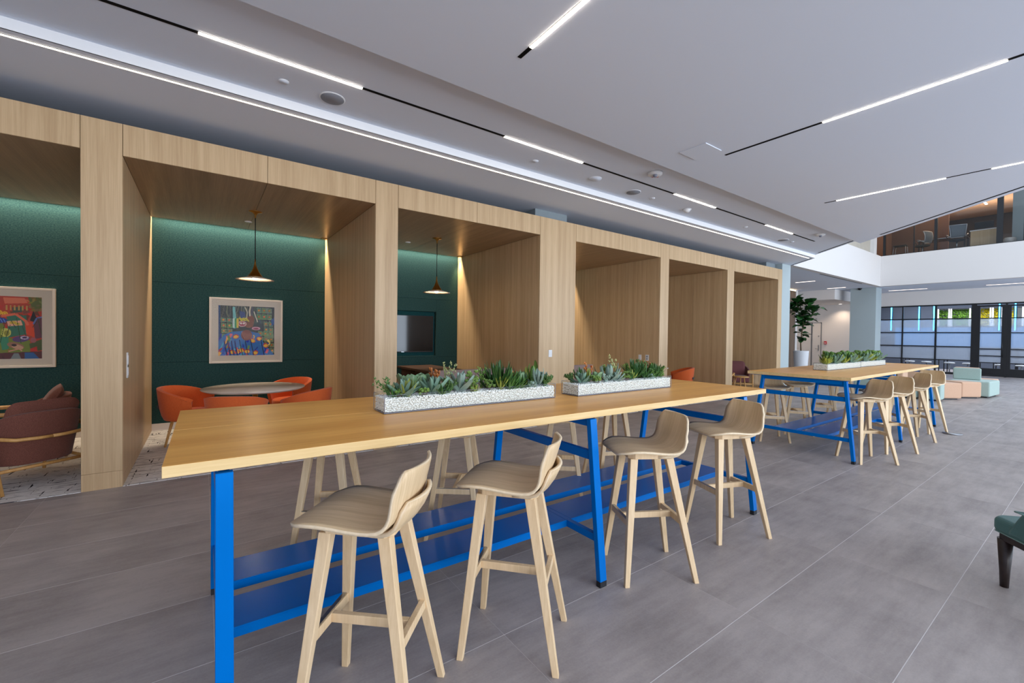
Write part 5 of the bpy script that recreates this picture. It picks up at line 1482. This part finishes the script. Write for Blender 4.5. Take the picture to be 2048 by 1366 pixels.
for i, (x, y, a, lb) in enumerate(tubs):
    g_ = 'orange tub chairs in the second alcove' if i < 4 else 'rust tub chairs in the fifth alcove'
    if i == 0: tub0.location = (x, y, .005); tub0.rotation_euler = (0, 0, a * D2); tub0['label'] = lb; tub0['group'] = g_
    else: copy_tree(tub0, (x, y, .005), a * D2, lb, g_)
def round_table(x, y, r, m, label):
    t = thing('round_table', label, 'table', (x, y, .005), 0)
    MB().lathe([(0, .71), (r - .05, .712), (r - .01, .728), (r, .738), (r - .004, .745), (0, .745)], 64).build('tabletop', M[m], t)
    MB().lathe([(0, 0), (.26, 0), (.26, .012), (.05, .03), (.035, .06), (.035, .66), (.11, .71), (0, .71)], 40).build('pedestal', M['brass'], t)
    return t
round_table(.59, 7.05, .635, 'marble', 'round pale marble table under the pendant in the second alcove')
round_table(9.25, 7.0, .55, 'table_white', 'round white table in the fifth alcove, mostly hidden by the pier')

# ================================================================== THIRD AND FOURTH ALCOVE FURNITURE
t = thing('meeting_table', 'dark walnut meeting table running out from under the television', 'table', (3.56, 7.70, .005))
MB().box(-.37, .37, -.75, .75, .835, .875).build('tabletop', M['dark_wood'], t, bevel=.004)
MB().box(-.30, .30, -.70, -.66, 0, .835).build('end_panel', M['dark_wood'], t)
MB().box(-.30, .30, .66, .70, 0, .835).build('end_panel', M['dark_wood'], t)
MB().box(-.02, .02, -.66, .66, .50, .80).build('rail', M['dark_wood'], t)
def screen(x0, x1, y, label):
    t = thing('booth_bench', label, 'bench', ((x0 + x1) / 2, y, .005), 0, 'mauve-grey booth benches')
    L = (x1 - x0) / 2
    MB().box(-L, L, -.05, .05, .10, .935).build('backrest', M['mauve_fabric'], t, bevel=.012, seg=3)
    MB().box(-L, L, .05, .55, .28, .45).build('seat_cushion', M['mauve_fabric'], t, bevel=.03, seg=3)
    MB().box(-L + .02, L - .02, -.03, .5, .08, .28).build('base', M['mauve_fabric'], t, bevel=.01)
    for i in (-L + .06, L - .06):
        for j in (0.0, .45): MB().box(i - .02, i + .02, j - .02, j + .02, 0, .08).build('leg', M['espresso'], t)
screen(2.96, 4.54, 6.33, 'mauve-grey booth bench, back to us, right side of the third alcove')
screen(5.42, 6.57, 6.33, 'mauve-grey booth bench, back to us, left side of the fourth alcove')
def ply_chair(x, y, rz, label):
    t = thing('plywood_chair', label, 'chair', (x, y, .005), rz, 'amber plywood chairs at the walnut table')
    P = []
    for i in range(7):
        z = .64 + .21 * i / 6; hw = .19 - (.03 if i in (0, 6) else 0)
        P.append([(.19 + .03 * i / 6 - .045 * w * w, hw * w, z) for w in [q / 4 - 1 for q in range(9)]])
    MB().grid(P).build('backrest', M['chair_ply'], t, solid=.012)
    P = [[(-.2 + .4 * i / 6, .2 * w * (1 if i else .9), .455 + .01 * w * w) for w in [q / 4 - 1 for q in range(9)]] for i in range(7)]
    MB().grid(P).build('seat', M['chair_ply'], t, solid=.012)
    for sx in (-1, 1):
        for sy in (-1, 1): MB().tube([(sx * .21, sy * .19, 0), (sx * .15, sy * .15, .45)], .011, 8).build('leg', M['steel'], t)
    for sy in (-1, 1): MB().tube([(.14, sy * .08, .445), (.19, sy * .08, .60), (.205, sy * .08, .78)], .009, 8).build('back_post', M['steel'], t)
ply_chair(2.68, 6.75, PI + .3, 'amber plywood chair back rising over the left planter')
ply_chair(2.42, 6.15, PI - .2, 'amber plywood chair just showing past the oak pier')

# ================================================================== LOUNGE ARMCHAIRS (local +x = back)
def make_lounge(fab, wood_):
    t = thing('lounge_chair', 'x', 'chair')
    # wrap-round shell
    P = []
    n = 26
    for i in range(n + 1):
        a = -1.75 + 3.5 * i / n; e = abs(a) / 1.75
        c, s = math.cos(a), math.sin(a)
        sg = (abs(c) ** .7) * (1 if c > 0 else -1), (abs(s) ** .7) * (1 if s > 0 else -1)
        top = .74 - .20 * e ** 2.5
        row = []
        for q in range(6):
            f = q / 5; z = .24 + (top - .24) * f
            row.append((sg[0] * (.30 + .10 * f) * (1 if c > 0 else .55), sg[1] * (.27 + .055 * f), z))
        P.append(row)
    MB().grid(P).build('shell', fab, t, solid=.05, bevel=.014, seg=3)
    MB().box(-.34, .26, -.26, .26, .26, .44).build('seat_cushion', fab, t, bevel=.045, seg=4)
    # back cushion
    P = []
    for i in range(9):
        z = .42 + .40 * i / 8; th = .075 * math.sin(PI * min(1, (i + .8) / 9.2)) + .01
        P.append([(z, th)])
    bc = MB()
    R = []
    for i in range(11):
        ph = PI * i / 10; row = []
        for j in range(15):
            w = j / 7 - 1; hw = .27
            zc = .42 + .20; hh = .22
            k = (1 - abs(w) ** 6) ** .3 if abs(w) < 1 else 0
            row.append((.235 + .14 * (zc - .2 - .42) + .085 * (math.sin(ph) ** .5 if False else math.sin(2 * PI * i / 10)) * k + .10 * (math.cos(2 * PI * i / 10)) * .9, hw * w, zc - hh * math.cos(2 * PI * i / 10) * (-.0 - 1) * (.75 + .25 * k)))
        R.append(row)
    bc.grid(R, closed=False)
    bc.build('back_cushion', fab, t, sub=1)
    # wooden frame: arm rail round the sides, lower rails, splayed legs
    for s_ in (-1, 1):
        MB().tube([(-.36, s_ * .33, .56), (-.20, s_ * .355, .565), (.05, s_ * .37, .56), (.28, s_ * .355, .525), (.40, s_ * .24, .50), (.43, s_ * .10, .495), (.435, 0, .495)], [.020, .024, .022, .019, .017, .016, .016], 10).build('arm_rail', wood_, t)
        MB().tube([(-.40, s_ * .33, 0), (-.33, s_ * .335, .56)], [.014, .022], 10).build('leg', wood_, t)
        MB().tube([(.36, s_ * .31, 0), (.24, s_ * .345, .53)], [.014, .022], 10).build('leg', wood_, t)
        MB().tube([(-.37, s_ * .32, .23), (.31, s_ * .32, .21)], .016, 8).build('side_rail', wood_, t)
    MB().tube([(-.37, -.32, .225), (-.37, .32, .225)], .016, 8).build('front_rail', wood_, t)
    MB().tube([(.31, -.32, .21), (.31, .32, .21)], .016, 8).build('rear_rail', wood_, t)
    return t
lc = register(make_lounge(M['brown_fabric'], M['lounge_wood']))
lc.location = (-1.45, 6.30, .005); lc.rotation_euler = (0, 0, -53 * D2); lc['label'] = 'brown tweed lounge chair with oak frame, back to us, at the left photo edge'; lc['group'] = 'brown lounge chairs in the first alcove'
copy_tree(lc, (-1.76, 7.52, .005), 12 * D2, 'brown lounge chair facing left, behind the one at the left photo edge', 'brown lounge chairs in the first alcove')
lm = register(make_lounge(M['maroon_fabric'], M['lounge_wood']))
lm.location = (12.72, 6.42, .005); lm.rotation_euler = (0, 0, 38 * D2); lm['label'] = 'maroon armchair facing us in the sixth alcove, above the far table corner'; lm['group'] = 'maroon armchairs in the sixth alcove'
copy_tree(lm, (11.38, 6.25, .005), 200 * D2, 'maroon armchair half hidden by the last oak pier', 'maroon armchairs in the sixth alcove')
t = thing('side_table', 'small oak side table between the two maroon armchairs', 'table', (11.90, 5.92, .005))
MB().lathe([(0, .46), (.21, .46), (.22, .47), (.21, .485), (0, .485)], 30).build('tabletop', M['lounge_wood'], t)
for k in range(3):
    a = k * 2 * PI / 3 + .4
    MB().tube([(.19 * math.cos(a), .19 * math.sin(a), 0), (.11 * math.cos(a), .11 * math.sin(a), .46)], [.011, .016], 8).build('leg', M['lounge_wood'], t)

# ================================================================== MODULAR SOFT SEATING
def block(x0, x1, y0, y1, z1, mat, label, name='ottoman', rot=0.0, z0=.035):
    cx, cy = (x0 + x1) / 2, (y0 + y1) / 2
    t = thing(name, label, 'seat', (cx, cy, 0), rot, 'sea-green and tan modular seats')
    a, b = (x1 - x0) / 2, (y1 - y0) / 2
    MB().box(-a, a, -b, b, z0, z1).build('cushion', M[mat], t, bevel=.035, seg=4)
    MB().box(-a + .06, a - .06, -b + .06, b - .06, 0, z0 + .002).build('plinth', M['black'], t)
    return t
RR = -36 * D2
block(15.66, 16.14, 2.36, 2.84, .44, 'tan_fabric', 'tan cube ottoman, left one of two in front of the sea-green bench', rot=RR)
block(16.50, 17.03, 2.13, 2.66, .44, 'tan_fabric', 'tan cube ottoman, right one of two in front of the sea-green bench', rot=RR)
b = block(17.12, 18.20, 1.88, 2.66, .44, 'teal_fabric', 'sea-green seat with a backrest at the right end of the modular seating', 'modular_sofa', rot=-.06)
MB().prism([(-.14, -.17), (.12, -.10), (.14, .40), (-.14, .40)], .442, .77).build('backrest', M['teal_fabric'], b, bevel=.03, seg=3, loc=(.02, .02, 0))
MB().prism([(-.10, -.13), (.10, -.08), (.11, .37), (-.10, .37)], .765, .782).build('top_band', M['tan_fabric'], b, loc=(.02, .02, 0), bevel=.006)
block(18.28, 18.85, 1.95, 2.6, .44, 'tan_fabric', 'tan square seat behind the right end of the sea-green seat', rot=-.06)
block(15.08, 17.06, 2.96, 3.45, .44, 'teal_fabric', 'long sea-green bench behind the two tan cubes', 'modular_bench')
block(14.99, 15.40, 2.50, 2.86, .44, 'teal_fabric', 'sea-green seat partly hidden behind the last bar stool')
block(15.95, 16.55, 4.06, 4.55, .46, 'teal_fabric', 'sea-green seat end seen under the far table', 'seat_block')
block(16.0, 16.6, 3.62, 4.0, .60, 'teal_fabric', 'sea-green stepped block seen under the far table edge', 'stepped_seat')
block(16.1, 16.6, 3.46, 3.60, .72, 'tan_fabric', 'narrow tan backrest block beside the stepped seat', 'backrest_block')
block(17.1, 17.4, 3.30, 3.95, .72, 'tan_fabric', 'long tan backrest block behind the last bar stools', 'backrest_block')

# ================================================================== NEAR ARMCHAIR at the right edge
t = thing('armchair', 'teal leather armchair with dark tapered legs at the right photo edge', 'chair', (4.075, .445, 0), -137 * D2)
MB().prism([(-.005, .05), (.03, 0), (.62, 0), (.66, .04), (.66, .62), (.60, .66), (.04, .66), (-.005, .60)], .338, .435).build('seat_cushion', M['teal_leather'], t, bevel=.032, seg=4)
MB().prism([(.02, .05), (.05, .02), (.62, .02), (.62, .62), (.05, .62), (.02, .58)], .295, .34).build('seat_rail', M['espresso'], t, bevel=.004)
MB().tube([(.006, .60, .345), (.004, .075, .345), (.014, .035, .345), (.04, .008, .345), (.30, .004, .345), (.64, .004, .345)], .005, 8).build('welt', M['piping'], t)
for x, y in ((.055, .05), (.60, .05), (.055, .60), (.60, .60)):
    MB().tube([(x, y, 0), (x, y, .10), (x, y, .30)], [.020, .024, .037], 16).build('leg', M['espresso'], t)
arm = [(.13, .36), (.19, .47), (.25, .56), (.34, .63), (.48, .67), (.70, .69), (.70, .36)]
for y0, y1 in ((-.012, .085), (.585, .68)):
    mb = MB(); vs = [(a, y0, z) for a, z in arm] + [(a, y1, z) for a, z in arm]; k = len(arm)
    mb.add(vs, [tuple(range(k)), tuple(range(2 * k - 1, k - 1, -1))] + [(i, (i + 1) % k, k + (i + 1) % k, k + i)[::-1] for i in range(k)])
    mb.build('armrest', M['teal_leather'], t, bevel=.02, seg=3)
P = [[(.60 + .09 * i / 6, .10 + .47 * q / 8, .40 + .48 * i / 6) for q in range(9)] for i in range(7)]
MB().grid(P).build('backrest', M['teal_leather'], t, solid=.09, bevel=.02, seg=3)
pc = thing('cushion', 'teal scatter cushion with pale piping on the armchair at the right edge', 'cushion', (3.80, .05, .525), 0)
def pil(w, h, d):
    P = []
    n = 12
    up, lo = [], []
    for i in range(n + 1):
        ru, rl = [], []
        for j in range(n + 1):
            u_, v_ = i / n * 2 - 1, j / n * 2 - 1
            k = (max(0, 1 - u_ ** 2) * max(0, 1 - v_ ** 2)) ** .45
            px_, py_ = u_ * w / 2 * (1 - .06 * (1 - v_ * v_)), v_ * h / 2 * (1 - .06 * (1 - u_ * u_))
            ru.append((px_, py_, d / 2 * k)); rl.append((px_, py_, -d / 2 * k))
        up.append(ru); lo.append(rl)
    return up, lo
up, lo = pil(.38, .38, .11)
c = MB().grid(up).grid([list(reversed(r)) for r in lo]).build('cover', M['teal_leather'], pc)
rim = [up[i][0] for i in range(13)] + [up[12][j] for j in range(1, 13)] + [up[i][12] for i in range(11, -1, -1)] + [up[0][j] for j in range(11, -1, -1)]
MB().tube(rim, .005, 6).build('welt', M['piping'], pc)
pc.rotation_euler = (.12, -.10, 1.0)

# ================================================================== FIDDLE-LEAF FIG
fx, fy = 16.0, 6.0
pt = thing('planter_pot', 'tall white ribbed pot of the fig tree beyond the far table', 'pot', (fx, fy, 0))
prof = [(0, 0), (.13, 0)]
for k in range(46):
    z = .01 + 1.12 * k / 45; r_ = .145 + .07 * (z / 1.14) ** .8
    prof.append((r_ + (.006 if k % 2 else 0), z))
prof += [(.205, 1.14), (.185, 1.14), (.18, 1.05), (0, 1.05)]
MB().lathe(prof, 40).build('ribbed_body', M['pot'], pt)
MB().lathe([(0, 1.06), (.178, 1.06), (.178, 1.07), (0, 1.085)], 24).build('soil', M['soil'], pt)
ft = thing('fig_tree', 'fiddle-leaf fig tree with large dark leaves in the white ribbed pot', 'tree', (fx, fy, 1.08))
MB().tube([(0, 0, 0), (.01, .02, .3), (-.02, -.01, .6), (.02, -.04, .9), (0, -.03, 1.2), (.02, .05, 1.5), (0, .1, 1.72)], [.022, .02, .018, .016, .014, .011, .006], 8).build('trunk', M['bark'], ft)
br = [((0, -.03, .85), (.05, -.25, 1.15), (.0, -.42, 1.50)), ((0, -.03, 1.05), (-.1, -.1, 1.3), (.05, -.25, 1.62)), ((0, 0, 1.2), (.05, .2, 1.35), (0, .32, 1.5)), ((0, -.03, .75), (.1, .02, .95), (.1, .12, 1.15)), ((0, 0, 1.3), (-.1, .12, 1.55), (.0, .16, 1.72))]
ft_br = [MB().tube(b_, [.012, .009, .005], 6).build('branch', M['bark'], ft) for b_ in br]
# obovate leaf with wavy edge
P = []
for i in range(10):
    s = i / 9; L = .34
    w = .5 * .27 * (math.sin(PI * min(1, s ** .85)) ** .55 * (.55 + .55 * s)) if 0 < s < 1 else .004
    P.append([(L * s, w * q, .09 * s - .16 * s * s + .18 * abs(w * q) + .012 * math.sin(s * 12) * abs(q)) for q in (-1, -.5, 0, .5, 1)])
fig_me = MB().grid(P).mesh('leaf', LM['fig'])
r = random.Random(12)
spots = []
for b_ in br:
    for k in range(24):
        f = r.uniform(.3, 1.04); a_, m_, e_ = [Vector(q) for q in b_]
        p = a_ * (1 - f) ** 2 + m_ * 2 * f * (1 - f) + e_ * f * f
        spots.append(p)
for k in range(18): spots.append(Vector((0, .02, r.uniform(.3, 1.6))) if k > 3 else Vector((0, .0, .33 + .05 * k)))
for p in spots:
    s = r.uniform(.55, 1.0)
    place(fig_me, ft, r.uniform(0, 2 * PI), r.uniform(-.35, 1.0), r.uniform(-.4, .4), s, tuple(p))
